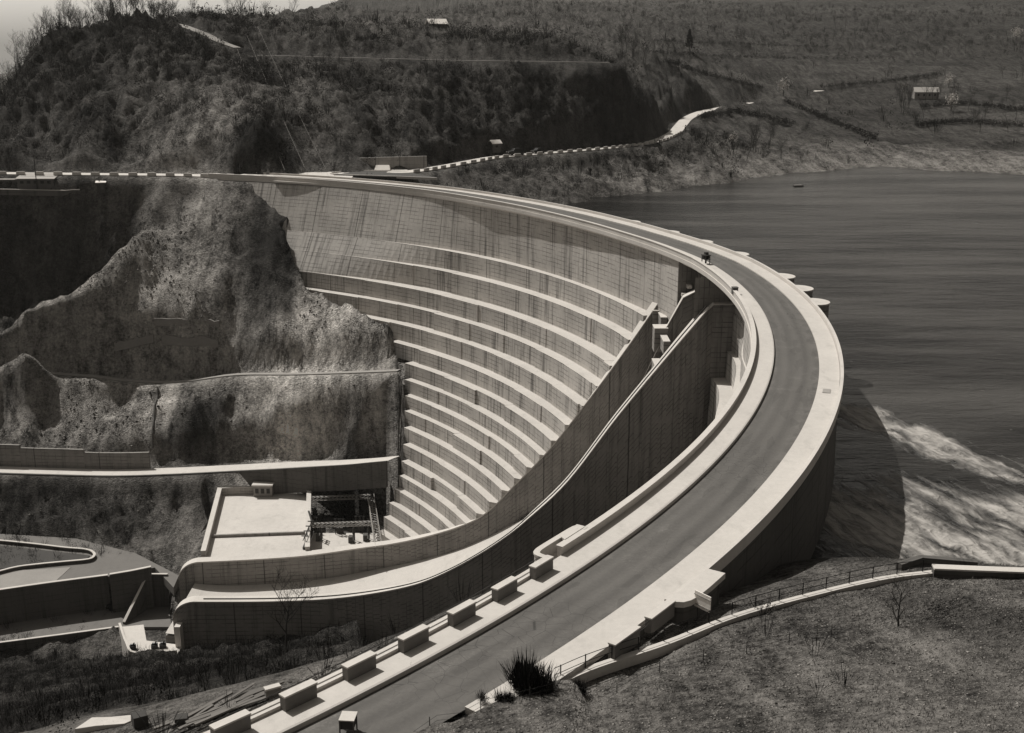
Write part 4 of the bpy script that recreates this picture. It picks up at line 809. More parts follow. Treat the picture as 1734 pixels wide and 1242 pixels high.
for k, (px, py) in enumerate([(225, 1100), (262, 1098), (276, 1097)]):
    x, y, z = PZ(px, py, PLZ+.3); mb = MB()
    mb.box((0, 0, .4), (1.4, .9, .8), .3); mb.tube([(0, 0, .8), (.4, 0, 1.5)], .15, 5); mb.tube([(-.5, .2, .9), (.6, .2, .9)], .3, 8)
    e = empty('pump', (x, y, PLZ+.3), ['dark pump by the curved corner of the white platform', 'dark pump left of the pair at the spillway foot', 'dark pump right of the pair at the spillway foot'][k], 'pump', 'pumps on the white platform'); mb.build('pump_body', M['black'], e)
st = empty('stone_stair', PZ(300, 1085, PLZ), 'narrow pale strip of stair climbing the foot of the lower spillway wall', 'stair')
at_parent(MB().box((PZ(310, 1085, PLZ)[0], 225.0, PLZ+1.5), (1.2, 2.2, 7)), 'stair_flight', M['cap'], st)
# ruined foundation walls on the bench
for k, (p0, p1, h, lb) in enumerate([((262, 552, 338), (372, 553, 336.5), 1.1, 'upper ruined masonry wall on the spoil bench'), ((275, 577, 334.5), (370, 582, 333.5), 1.1, 'lower ruined masonry wall under the spoil bench, right of the gap'), ((195, 588, 337), (262, 590, 335.5), 1.0, 'ruined masonry wall left of the gap below the bench')]):
    a, b = hit(*p0[:2]), hit(*p1[:2]); n = 14; pts = []; zb_ = min(a[2], b[2])
    for q in range(n+1):
        t = q/n; x = a[0]+(b[0]-a[0])*t; y = a[1]+(b[1]-a[1])*t; pts.append((x, y, a[2]+(b[2]-a[2])*t))
    e = empty('ruined_wall', pts[7], lb, 'ruined wall', 'ruined foundation walls')
    zt = [p[2]+h+.5*vnoise(q*.9, k*3.) for q, p in enumerate(pts)]
    at_parent(wall_strip(pts, .8, [p[2]-1.6 for p in pts], zt), 'masonry', M['rockwall'], e, fix=False)
# ladder/pipe on scree
a, b = PY(268, 672, 327), PY(257, 742, 311)
pts = [(a[0]+(b[0]-a[0])*t, a[1]+(b[1]-a[1])*t) for t in np.linspace(0, 1, 12)]
setp(MB().tube([(x, y, gz(x, y)+.5) for x, y in pts], .28, 6).build('drain_pipe', M['dwall'], origin=(a[0], a[1], a[2])), 'thin grey drain pipe running straight down the scree slope', 'pipe')
# dark parked car in the shadow of the yard wall
def make_car(name, loc, rz, label, body=M['black'], group=None, s=1.0):
    e = empty(name, loc, label, 'car', group, rz); e.scale = (s, s, s)
    prof = [(-2.05, .35), (-2.1, .75), (-1.6, .92), (-1.0, 1.0), (-.55, 1.5), (.95, 1.52), (1.5, .98), (2.0, .85), (2.1, .35)]
    mb = MB(); rows = [[(x, y*(1 if z < 1.1 else .82), z) for x, z in prof] for y in (-.8, .8)]; mb.strip(rows, True, True); mb.build('body', body, e, bevel=.06)
    w = MB(); w.strip([[(x, y, z) for x, z in [(-.85, 1.08), (-.5, 1.42), (.9, 1.44), (1.25, 1.06)]] for y in (-.74, .74)], True, True); w.build('window', M['glass'], e)
    for x in (-1.3, 1.3):
        for y in (-.74, .74): MB().tube([(x, y-.12, .36), (x, y+.12, .36)], .36, 12).build('wheel', M['black'], e)
    for y in (-.55, .55): MB().tube([(-2.12, y, .72), (-2.0, y, .72)], .14, 8).build('headlight', M['grey_steel'], e)
    return e
x, y, z = PZ(205, 1030, LZ); make_car('parked_car', (x, y, LZ), R(10), 'dark car parked in the shadow of the yard wall near the spillway nose', s=1.6)
x, y, z = PY(874, 261, 433); q = min(rd['shore'], key=lambda p: abs(p[0]-x)); make_car('parked_car', (q[0], q[1], q[2]+.05), R(25), 'dark car on the far shore road beside the little roadside hut', s=1.6)
q = min(rd['shore'], key=lambda p: abs(p[0]-PY(912, 260, 441)[0])); make_car('parked_car', (q[0], q[1], q[2]+.05), R(35), 'dark car farther along the far shore road, right of the other', s=1.3)
# ------------------------------------------------------------------ far abutment details
a, b = PY(516, 271, 391), PY(722, 265, 396)
e = empty('roadside_wall', a, 'pale trapezoid revetment wall behind the road junction at the far abutment', 'retaining wall')
f_ = MB(); f_.strip([[(a[0]-1, a[1]+.3, -1), (a[0]-1, a[1]+1.0, a[2]), (a[0]-1, a[1]+2, a[2]), (a[0]-1, a[1]+2, -1)], [(b[0], b[1]-.4, -1), (b[0], b[1]+.6, b[2]), (b[0], b[1]+1.6, b[2]), (b[0], b[1]+1.6, -1)]], True, True); at_parent(f_, 'wall_body', M['backwall'], e, fix=False)
# island kerb at the junction
isl = [PZ(565, 297, 0), PZ(610, 290.5, 0), PZ(690, 292, 0), PZ(740, 302, 0), PZ(650, 300, 0)]
structure(MB().prism([p[:2] for p in isl][::-1], -.5, .12).build('verge', plain('dark_verge_turf', .06, .4, 1.2)), 'dark grass verge between the dam crest and the shore road')
kl = [tuple(q) for q in smooth_line([PZ(740, 303, 0), PZ(650, 299.5, 0), PZ(580, 297, 0), PZ(560, 294.8, 0), PZ(570, 292.5, 0), PZ(610, 290.4, 0), PZ(690, 291.5, 0)], 4)]
setp(wall_strip(kl, .5, -.4, .35).build('verge_kerb', M['cap'], origin=kl[0], fix=False), 'curved pale kerb round the junction verge', 'kerb')
# guard stones of the far roads
gs = MB().box((0, 0, .5), (2.6, .6, 1.0), 0, .92).build('guard_stone', M['block'], bevel=.04)
first = [True]
def stone(x, y, z, rz, label, grp, sc=1.0):
    o = gs if first[0] else gs.copy()
    if not first[0]: COL.objects.link(o)
    first[0] = False
    o.location = (x, y, z); o.rotation_euler = (0, 0, rz); o.scale = (sc, 1, 1); setp(o, label, 'guard stone', grp)
lf = rd['left']; lo = off_line(lf, 3.3); lo2 = off_line(lf, -3.3); side = lo if lo[10][1] < lo2[10][1] else lo2
def along(line, step, start=0., stop=1e9):
    acc = 0; nxt = start; out = []
    for p, q in zip(line[:-1], line[1:]):
        p = np.array(p); q = np.array(q); L = hypot(*(q-p)[:2])
        while nxt <= acc+L and nxt < stop: t = (nxt-acc)/max(L, 1e-6); c = p+(q-p)*t; out.append((*c, atan2(q[1]-p[1], q[0]-p[0]))); nxt += step
        acc += L
    return out
for x, y, z, a in along(side, 6.0, 3., 95): stone(x, y, z-.05, a, 'white guard stone spaced along the road left of the far abutment', 'guard stones left of the far abutment', 1.1)
for t in (73.4, 71.9, 70.4, 68.9, 67.4): stone(*pol(184.2+D(t), t, 0), R(t)+pi/2, 'white guard stone on the dam end above the spoil pile', 'guard stones above the spoil pile')
sh = rd['shore']; s1 = off_line(sh, 3.2); s2 = off_line(sh, -3.2); side = s1 if s1[40][0] > s2[40][0] else s2
for x, y, z, a in along(side, 5.2, 12, 200): stone(x, y, z-.05, a, 'white guard stone edging the shore road above the reservoir', 'guard stones of the shore road', 1.0)
# roadside hut with a bright roof + tent
def hut(name, loc, size, rz, label, roofh=.9, roofm='tile', wallm='dark', cat='hut', over=.4, mono=False, group=None, wins=2, door=True):
    e = empty(name, loc, label, cat, group, rz); L, Wd, h = size
    MB().box((0, 0, h/2-.5), (L, Wd, h+1)).build('walls', M[wallm], e)
    mb = MB(); a, b = L/2+over, Wd/2+over
    if mono: mb.strip([[(-a, -b, h+.02), (-a, b, h+roofh), (-a, b, h+roofh+.2), (-a, -b, h+.22)], [(a, -b, h+.02), (a, b, h+roofh), (a, b, h+roofh+.2), (a, -b, h+.22)]], True, True)
    else: mb.strip([[(-a, -b, h+.02), (-a, 0, h+roofh), (-a, b, h+.02), (-a, b, h+.2), (-a, 0, h+roofh+.2), (-a, -b, h+.2)], [(a, -b, h+.02), (a, 0, h+roofh), (a, b, h+.02), (a, b, h+.2), (a, 0, h+roofh+.2), (a, -b, h+.2)]], True, True)
    mb.build('roof', M[roofm], e, fix=False)
    if not mono:
        MB().prism([(-L/2+.02, -Wd/2), (L/2-.02, -Wd/2), (L/2-.02, 0), (-L/2+.02, 0)], h, [h, h, h+roofh-.06, h+roofh-.06]).build('gable', M[wallm], e); MB().prism([(-L/2+.02, 0), (L/2-.02, 0), (L/2-.02, Wd/2), (-L/2+.02, Wd/2)], h, [h+roofh-.06, h+roofh-.06, h, h]).build('gable', M[wallm], e)
    for k in range(wins):
        x = -L/2+(k+.7)*L/(wins+.4); MB().box((x, -Wd/2-.02, h*.6), (min(1.1, L/wins*.5), .08, h*.35)).build('window', M['glass'], e)
    if door: MB().box((L/2-.9, -Wd/2-.02, h*.4), (.9, .08, h*.8)).build('door', M['dwall'], e)
    return e
x, y, z = PY(838, 266, 433); hut('roadside_hut', (x, y+3.5, gz(x, y+3.5)), (3.4, 3.0, 2.2), R(30), 'tiny hut with a bright pitched roof beside the far shore road', 1.2, 'white', 'dwall', wins=1)
x, y, z = PZ(648, 288, 0)
e = empty('tent', (x, y, .1), 'small white ridge tent on the junction verge', 'tent'); MB().strip([[(-2.6, -1.6, 0), (-2.2, 0, 1.5), (-2.6, 1.6, 0)], [(2.6, -1.6, 0), (2.2, 0, 1.5), (2.6, 1.6, 0)]], True, True).build('canvas', M['white'], e)
MB().tube([(-2.2, 0, 0), (-2.2, 0, 1.9)], .06, 5).build('tent_pole', M['dark'], e)
# workers' huts on the terrace at left
x, y, z = PY(62, 318, 374); hut('long_hut', (x, y+2.5, gz(x, y)-.2), (11.5, 6.0, 2.4), 0, 'long dark hut with a broad white roof on the left terrace', 1.3, 'tile', 'dwall', wins=5, mono=True)
x, y, z = PY(14, 316, 374); hut('open_shed', (x-1.2, y+3.5, gz(x, y)-.4), (9, 6, 2.2), 0, 'pale-roofed shed cut by the left edge of the photo', 1.0, 'tile', 'dwall', wins=2, mono=True)
x, y, z = hit(172, 322, 300); hut('small_hut', (x, y, z), (2.4, 2.2, 2.0), R(15), 'little flat white-topped hut on the pale spoil right of the long hut', .3, 'white', 'dark', wins=0, mono=True)
tw = [PY(px, 322.5+px*.02, 372.6) for px in range(-20, 145, 12)]; tw = [(p[0], p[1], max(p[2], gz(p[0], p[1])-.2)) for p in tw]
rwall('terrace_wall', tw, .5, 1.5, .25, 'thin pale terrace wall below the huts on the left', 'dwall', 'cap', .2, 'terrace wall')
# pylon, poles
def pylon(name, loc, h, label):
    e = empty(name, loc, label, 'pylon'); mb = MB(); w = h*.09
    for i, j in ((-1, -1), (1, -1), (1, 1), (-1, 1)): mb.tube([(i*w, j*w, 0), (i*w*.25, j*w*.25, h)], .16, 4)
    for k in range(8):
        s0 = 1-.75*k/8; s1 = 1-.75*(k+1)/8; z0, z1 = h*k/8, h*(k+1)/8
        for (i, j), (a, b) in zip(((-1, -1), (1, -1), (1, 1), (-1, 1)), ((1, -1), (1, 1), (-1, 1), (-1, -1))): mb.tube([(i*w*s0, j*w*s0, z0), (a*w*s1, b*w*s1, z1)], .1, 3)
    mb.build('lattice_mast', M['steel'], e)
    for z in (.7, .85, 1.0): MB().box((0, 0, h*z), (w*3.2, .3, .3)).build('crossarm', M['steel'], e)
    return e
x, y, z = PY(36, 141, 452); pylon('pylon', (x, y, gz(x, y)-.5), PY(36, 105, 452)[2]-gz(x, y), 'dark lattice power pylon on the skyline at the far left')
def pole(px, py0, py1, y, label, r=.14):
    x, _, z = PY(px, py0, y); zt = PY(px, py1, y)[2]; zb = min(gz(x, y), z)-.3
    e = empty('utility_pole', (x, y, zb), label, 'pole'); MB().tube([(0, 0, 0), (0, 0, zt-zb)], [r*1.2, r*.8], 6).build('shaft', M['bark'], e); MB().box((0, 0, zt-zb-.5), (1.6, .16, .16)).build('crossarm', M['bark'], e)
pole(62, 312, 262, 373, 'thin dark utility pole rising in front of the long white-roofed hut')
pole(170, 330, 300, 372.5, 'short leaning pole beside the little white-topped hut')
# cables crossing the hillside
for k, (p, q) in enumerate([((402, 84, 448), (482, 288, 374)), ((418, 60, 455), (516, 284, 374)), ((436, 45, 455), (552, 287, 376))]):
    A = np.array(PY(*p))+[0, 0, 0]; B = np.array(PY(*q)); 
    setp(MB().tube([A+(B-A)*t-np.array([0, 0, 2*t*(1-t)]) for t in np.linspace(0, 1, 14)], .032, 4).build('cable', M['grey_steel'], origin=tuple(A)), ['leftmost of the three thin cableway lines over the wooded hill', 'middle of the three thin cableway lines over the wooded hill', 'rightmost of the three thin cableway lines over the wooded hill'][k], 'cable', 'cableway lines')
# farmhouse across the lake and rafts
x, y, z = PY(1567, 163, 830); hut('farmhouse', (x, y, gz(x, y)), (16, 8, 4.2), R(-6), 'pale farmhouse among blossoming trees across the reservoir', 3.2, 'tile', 'render', 'house', wins=4)
x, y, z = PY(1388, 158, 900); hut('field_shed', (x, y, gz(x, y)), (8, 5, 2.2), R(5), 'small white-roofed shed beside the far field road', 1.2, 'white', 'dwall', 'shed', wins=1)
x, y, z = PY(740, 82, 600); hut('hill_barn', (x, y, gz(x, y)), (9, 6, 3.5), R(20), 'small barn with a bright roof in the hilltop field', 2.4, 'white', 'dark', 'barn', wins=1)
for px, py, lb in [(1352, 316, 'small flat raft moored off the far shore')]:
    x, y, z = PZ(px, py, -12); e = empty('raft', (x, y, -12), lb, 'raft', rz=R(10))
    MB().prism([(-2.0, -.7), (1.4, -.7), (2.2, 0), (1.4, .7), (-2.0, .7)], -.25, .4).build('hull', M['dark'], e); MB().box((-.2, 0, .48), (2.8, 1.1, .14)).build('deck', M['gravelroad'], e)
# ------------------------------------------------------------------ near bank things
# path kerb with railing on the reservoir side
kp = [PZ(940, 1163, -.35), PZ(1010, 1133, -.4), PZ(1130, 1093, -.4), PZ(1250, 1046, -.4), PZ(1400, 1005, -.4), PZ(1500, 983, -.4), PZ(1580, 973, -.4)]
kps = smooth_line(kp, 6)
e = empty('path_kerb', tuple(kps[18]), 'long pale kerb wall of the bank path carrying a thin railing', 'kerb wall')
at_parent(wall_strip([tuple(p) for p in kps], .55, [p[2]-1.2 for p in kps], [p[2]+.25 for p in kps]), 'kerb_body', M['block'], e, fix=False)
e = empty('path_railing', tuple(kps[18]), 'thin dark iron railing along the bank path above the reservoir', 'railing')
inner = [(p[0]-.08, p[1]+.2, p[2]) for p in kps]
for z in (.7, 1.2): at_parent(MB().tube([(p[0], p[1], p[2]+z) for p in inner], .03, 4), 'rail_pipe', M['black'], e)
for x, y, z, a in along(inner, 2.25, .6): at_parent(MB().tube([(x, y, z+.1), (x, y, z+1.25)], .045, 5), 'rail_post', M['black'], e)
w = [PZ(1580, 962, .3), PZ(1734, 968, .3), PZ(1900, 972, .3)]
rwall('bank_parapet', [tuple(p) for p in smooth_line(w, 4)], .7, 3.0, .0, 'pale-topped dark parapet wall at the right edge above the foaming water', 'dwall', 'cap', .14, 'parapet wall')
w = [PZ(1522, 958, -1.), PZ(1560, 946, -1.), PZ(1655, 954, -1.)]
rwall('intake_wall', w, .6, 9.0, .2, 'dark angular wing wall at the water just beyond the bank path', 'dwall', None, .12, 'wing wall')
w = [PZ(1541, 953, -1.02)[:2], PZ(1559, 947.5, -1.02)[:2]]
# rough stone plinth where the wall meets the path, sign board
sx, sy, sz = PZ(1188, 1062, -1.2)
sg = empty('sign_board', (sx, sy, gz(sx, sy)), 'plain pale notice board on posts seen from behind below the balcony', 'sign board', rz=R(-52))
h0 = PZ(1188, 1030, .3)
pd = MB(); pd.box((0, 0, 1.75), (1.55, .07, 1.25)); pd.build('panel', M['white'], sg)
for x in (-.55, .55): MB().tube([(x, .08, -.2), (x, .08, 2.2)], .05, 5).build('post', M['bark'], sg)
for z in (1.35, 2.1): MB().box((0, -.05, z), (1.6, .04, .08)).build('batten', M['grey_steel'], sg)
# small roofed box near the bottom edge of the road
x, y, z = PZ(590, 1243, 0.0)
bx = empty('roofed_box', (x, y, .0), 'small pale-topped shelter box standing on legs at the road edge', 'shelter', rz=R(-5))
MB().box((0, .1, 1.12), (.95, 1.05, .08)).build('top_board', M['block'], bx, bevel=.01)
for i in (-.42, .42):
    for j in (-.4, .45): MB().tube([(i, j, -.2), (i, j, 1.09)], .05, 5).build('leg', M['wood'], bx)
MB().box((0, .1, .75), (.8, .9, .5)).build('box_body', M['dark'], bx)
# debris: stone slab, planks, small blocks
x, y, z = hit(178, 1231)
setp(MB().prism([(-1.7, -.8), (-.4, -.55), (1.4, -.35), (1.7, .1), (1.5, .7), (.2, .62), (-1.0, .5)], -.8, [.18, .26, .3, .22, .3, .2, .24]).build('stone_slab', M['block'], origin=None, bevel=.04), 'large pale stone slab lying in the debris at the bottom left', 'stone slab').location = (x, y, gz(x, y)+.15)
x, y, z = hit(238, 1230)
setp(MB().box((0, 0, .3), (.9, .8, .9), .5).build('dark_crate', M['dark'], bevel=.03), 'dark wooden crate right of the big stone slab', 'crate').location = (x, y, gz(x, y)+.1)
x, y, z = hit(462, 1182)
cb = empty('concrete_lump', (x, y, gz(x, y)), 'small pale capped concrete lump beside the sixth guard block', 'concrete lump', rz=R(30))
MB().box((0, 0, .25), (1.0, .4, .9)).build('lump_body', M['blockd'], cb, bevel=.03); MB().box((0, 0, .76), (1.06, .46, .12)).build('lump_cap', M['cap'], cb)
x, y, z = hit(308, 1228)
setp(MB().box((0, 0, .3), (.8, .7, .6), .2).build('wooden_box', M['dark'], bevel=.03), 'open dark wooden box at the lower end of the timber stack', 'box').location = (x, y, gz(x, y))
rp = random.Random(3)
for k in range(16):
    t = k/15; px = 345+rp.uniform(-20, 20)+t*90; py = 1216-t*38+rp.uniform(-5, 7)
    x, y, z = hit(px-12, py+4); L = rp.uniform(2.6, 5.5)
    o = setp(MB().box((0, 0, 0), (L, rp.uniform(.15, .3), rp.uniform(.06, .14))).build('timber_plank', M['wood']), 'weathered timber plank in the loose stack below the downstream footway', 'plank', 'loose timber planks')
    o.location = (x, y, gz(x, y)+.15+.05*(k % 4)); o.rotation_euler = (rp.uniform(-.1, .1), rp.uniform(-.06, .06), R(48)+rp.uniform(-.22, .16))
# ------------------------------------------------------------------ vegetation
def blades(P, hgt, n, w, spread=.6, up=.8, seed=0):
    """n thin upright triangles per plant: P (k,3)"""
    r = np.random.default_rng(seed); k = len(P); hgt = np.asarray(hgt)
    az = r.uniform(0, 2*pi, (k, n)); el = np.arctan2(up*(0.3+r.random((k, n))), spread*r.random((k, n))+.05)
    L = hgt[:, None]*r.uniform(.55, 1.05, (k, n))
    d = np.stack([np.cos(az)*np.cos(el), np.sin(az)*np.cos(el), np.sin(el)], -1)
    base = P[:, None]+np.stack([np.cos(az), np.sin(az), 0*az], -1)*(hgt[:, None]*.18*r.random((k, n)))[..., None]
    tip = base+d*L[..., None]; s = np.stack([-np.sin(az), np.cos(az), 0*az], -1)*(w*hgt[:, None]*r.uniform(.6, 1.4, (k, n)))[..., None]
    mid = base+d*(L*.6)[..., None]
    V = np.stack([base, mid+s, tip, mid-s], 2).reshape(-1, 3); F = np.arange(len(V)).reshape(-1, 4); return V, F
def clump(P, hgt, n, leaf, seed=0):
    """leafy clumps: random little quads through an egg-shaped crown resting on P"""
    r = np.random.default_rng(seed); k = len(P); hgt = np.asarray(hgt)
    u = r.normal(size=(k, n, 3)); u /= np.linalg.norm(u, axis=-1, keepdims=True); rad = r.random((k, n))**.5
    lump = 1+.35*np.sin(u[..., 0]*4+r.uniform(0, 6, (k, 1)))*np.cos(u[..., 2]*5+r.uniform(0, 6, (k, 1)))
    c = u*(rad*lump)[..., None]*np.array([.5, .5, .5]); c[..., 2] += .48
    c = P[:, None]+c*hgt[:, None, None]
    a = r.normal(size=(k, n, 3)); a /= np.linalg.norm(a, axis=-1, keepdims=True); b = np.cross(a, r.normal(size=(k, n, 3))); b /= np.linalg.norm(b, axis=-1, keepdims=True)
    s = (leaf*hgt[:, None]*r.uniform(.5, 1.3, (k, n)))[..., None]
    V = np.stack([c-a*s, c+b*s*.6, c+a*s, c-b*s*.6], 2).reshape(-1, 3); return V, np.arange(len(V)).reshape(-1, 4)
def scatter(n, x0, x1, y0, y1, seed, thr=1.0, visible=True):
    r = np.random.default_rng(seed); x = r.uniform(x0, x1, n); y = r.uniform(y0, y1, n)
    v = samp(VEG, x, y)*np.clip(.75+.9*fbm(x/18, y/18, 3, 77), .05, 1.6); m = r.random(n) < v*thr
    if visible: m &= np.abs(x) < .5*(y+12)+12
    m &= samp(NOVEG.reshape(ny, nx), x, y) < .25
    x, y = x[m], y[m]; return np.stack([x, y, samp(Zg, x, y)-.1], 1)
P = scatter(42000, -260, 150, 376, 540, 1, .42); rs = np.random.default_rng(2); h = rs.uniform(1.6, 4.6, len(P))
k = len(P)//2
V1, F1 = blades(P[:k], h[:k]*1.15, 26, .012, .7, .9, 3); V2, F2 = clump(P[k:], h[k:]*np.array(1.1), 60, .055, 4)
setp(rawmesh('hillside_scrub', np.concatenate([V1, V2]), np.concatenate([F1, F2+len(V1)]), M['scrub']), 'leafless scrub and brushwood covering the dark far hillside', kind='stuff')
P = scatter(34000, -190, 20, 225, 375, 5, .7); h = np.random.default_rng(6).uniform(.7, 2.6, len(P)); k = len(P)//2
V1, F1 = blades(P[:k], h[:k]*1.2, 24, .012, .7, .9, 7); V2, F2 = clump(P[k:], h[k:], 60, .055, 8)
setp(rawmesh('gully_brush', np.concatenate([V1, V2]), np.concatenate([F1, F2+len(V1)]), M['scrub2']), 'dark brush in the gully and on the slopes above the powerhouse', kind='stuff')
P = scatter(16000, -110, 20, 62, 245, 9, 1.0, False); h = np.random.default_rng(10).uniform(.6, 2.2, len(P)); k = len(P)*2//3
V1, F1 = blades(P[:k], h[:k]*1.2, 22, .011, .8, .9, 11); V2, F2 = clump(P[k:], h[k:], 50, .055, 12)
setp(rawmesh('bank_brush', np.concatenate([V1, V2]), np.concatenate([F1, F2+len(V1)]), M['scrub2']), 'dark brush covering the steep near bank below the footway', kind='stuff')
P = scatter(30000, -420, 700, 520, 1900, 13, .5); h = np.random.default_rng(14).uniform(3.5, 9, len(P)); k = len(P)//2
V1, F1 = blades(P[:k], h[:k], 20, .014, .7, .9, 15); V2, F2 = clump(P[k:], h[k:]*.9, 40, .07, 16)
setp(rawmesh('distant_woods', np.concatenate([V1, V2]), np.concatenate([F1, F2+len(V1)]), M['scrub']), 'distant woods and hedges blurring over the far slopes', kind='stuff')
# tufts and stones on the near right bank
r = np.random.default_rng(21); n = 36000; x = r.uniform(-6, 60, n); y = r.uniform(45, 100, n); m = (r.random(n) < samp(GRAN, x, y)*np.clip(.55+2.0*fbm(x/5, y/5, 4, 55), .02, 1.6)) & (np.hypot(x-CX, y-CY) > 195.2) & (np.abs(x) < .47*y+4); x, y = x[m], y[m]
P = np.stack([x, y, samp(Zg, x, y)-.02], 1); V1, F1 = blades(P, r.uniform(.10, .34, len(P)), 9, .03, 1.0, .7, 22)
setp(rawmesh('dry_grass', V1, F1, M['tuft']), 'dry pale and dark grass tufts on the near slope', kind='stuff')
def stones(n, seed, x0, x1, y0, y1, lo, hi, cond, name, label):
    r = np.random.default_rng(seed); x = r.uniform(x0, x1, n); y = r.uniform(y0, y1, n); m = cond(x, y, r); x, y = x[m], y[m]; k = len(x); s = lo*(hi/lo)**(r.random(k)**2.2)
    base = np.array([[1, 0, 0], [-1, 0, 0], [0, 1, 0], [0, -1, 0], [0, 0, 1], [0, 0, -1.]]); F = np.array([[0, 2, 4], [2, 1, 4], [1, 3, 4], [3, 0, 4], [2, 0, 5], [1, 2, 5], [3, 1, 5], [0, 3, 5]])
    V = base[None]*r.uniform(.55, 1.2, (k, 6, 1))*s[:, None, None]; V = V+r.normal(size=(k, 6, 3))*s[:, None, None]*.18; V[..., 2] *= .7
    a = r.uniform(0, 2*pi, k); ca, sa = np.cos(a)[:, None], np.sin(a)[:, None]; V = np.stack([V[..., 0]*ca-V[..., 1]*sa, V[..., 0]*sa+V[..., 1]*ca, V[..., 2]], -1)
    V += np.stack([x, y, samp(Zg, x, y)+s*.15], -1)[:, None]
    return setp(rawmesh(name, V.reshape(-1, 3), (F[None]+6*np.arange(k)[:, None, None]).reshape(-1, 3), M['stone']), label, kind='stuff')
stones(60000, 31, -4, 62, 46, 98, .02, .13, lambda x, y, r: (r.random(len(x)) < samp(GRAN, x, y)*.8) & (np.hypot(x-CX, y-CY) > 195.4), 'loose_gravel', 'loose pale stones strewn over the near slope')
stones(90000, 32, -180, -20, 280, 372, .07, .5, lambda x, y, r: (r.random(len(x)) < samp(GRAN, x, y)*1.5*np.clip(.35+1.9*fbm(x/9, y/14, 3, 71), 0, 1.5)+.01) & (samp(NOVEG.reshape(ny, nx), x, y) < .4), 'talus_rubble', 'broken rubble and boulders on the spoil pile and scree')
stones(5000, 33, -40, 5, 55, 80, .05, .4, lambda x, y, r: (np.hypot(x-CX, y-CY) < 182) & (np.hypot(x-CX, y-CY) > 177), 'debris', 'loose stone debris beside the footway edge')
# bare trees
def tree_mesh(h, seed, lean=0., levels=4, r0=.02, spread=.5, first=.3):
    rt = random.Random(seed); tr, tw = MB(), MB()
    def grow(p, d, L, rad, lv):
        n = 3; pts = [p]; dd = d
        for k in range(n):
            dd = dd+np.array([rt.gauss(0, .10), rt.gauss(0, .10), rt.gauss(.03, .05)]); dd /= np.linalg.norm(dd); pts.append(pts[-1]+dd*L/n)
        rads = [rad*(1-.55*k/n) for k in range(n+1)]
        (tr if lv >= levels-1 else tw).tube(pts, rads, 5 if lv >= levels-1 else 3, False)
        if lv <= 0: return
        m = {4: 7, 3: 4, 2: 4, 1: 3}.get(lv, 3)
        for q in range(m):
            t = first+(1-first)*(q+rt.random())/m if lv == levels else .3+.7*(q+rt.random())/m
            k = min(int(t*n), n-1); f = t*n-k; b = pts[k]*(1-f)+pts[k+1]*f
            az = rt.uniform(0, 2*pi); side = np.array([cos(az), sin(az), .25]); nd = dd*(1-spread)+side*spread; nd /= np.linalg.norm(nd)
            grow(b, nd, L*rt.uniform(.42, .62), max(rads[k]*.55, .012*h/8), lv-1)
    grow(np.array([0, 0, 0.]), np.array([lean, 0, 1.]), h*.72, h*r0, levels)
    return tr, tw
def make_tree(name, loc, h, seed, label, grp=None, cat='tree', **k):
    e = empty(name, loc, label, cat, grp); tr, tw = tree_mesh(h, seed, **k); tr.build('trunk', M['bark'], e, fix=False); tw.build('crown', M['twig'], e, fix=False); return e
def copy_tree(o, loc, rz, s):
    c = o.copy(); COL.objects.link(c); c.location = loc; c.rotation_euler = (0, 0, rz); c.scale = (s, s, s*random.uniform(.9, 1.15))
    for ch in o.children: d = ch.copy(); COL.objects.link(d); d.parent = c
    return c
x, y, z = PY(484, 1098, 165); make_tree('bare_tree', (x, y, gz(x, y)-.4), PY(484, 998, 165)[2]-gz(x, y)+1.2, 4, 'tall thin leafless tree on the dark bank in front of the lower spillway wall', r0=.016, first=.45)
x, y, z = PZ(1521, 1066, .6); make_tree('bare_tree', (x, y, gz(x, y)-.1), 3.6, 9, 'small leafless tree with twin dark stems on the near right slope', r0=.022, spread=.45, first=.12)
protos = []
rt = random.Random(12)
SK = 'bare leafless tree in the fringe along the hilltop skyline'
sky = [(rt.uniform(18, 330)) for _ in range(150)]+[rt.uniform(330, 600) for _ in range(16)]
sl = [(10, 430), (21, 440), (45, 452), (87, 462), (138, 470), (190, 476), (242, 480), (287, 484), (340, 500), (600, 640)]
for k, px in enumerate(sky):
    y = float(np.interp(px, [a for a, b in sl], [b for a, b in sl]))+rt.uniform(-14, 10); x = (px-867)/2000*(y/cos(PITCH)*.985)
    loc = (x, y, gz(x, y)-.3); lb, gp = (SK, 'trees on the hilltop skyline') if px < 330 else ('bare leafless tree standing on the hilltop plateau behind the track', 'trees on the hilltop plateau')
    if k < 4: protos.append(make_tree('bare_tree', loc, 8.0, 40+k, lb, gp, r0=.014, first=.35, spread=.42))
    else: o = copy_tree(protos[k % 4], loc, rt.uniform(0, 6.3), rt.uniform(.7, 1.35)); o['label'] = lb; o['group'] = gp
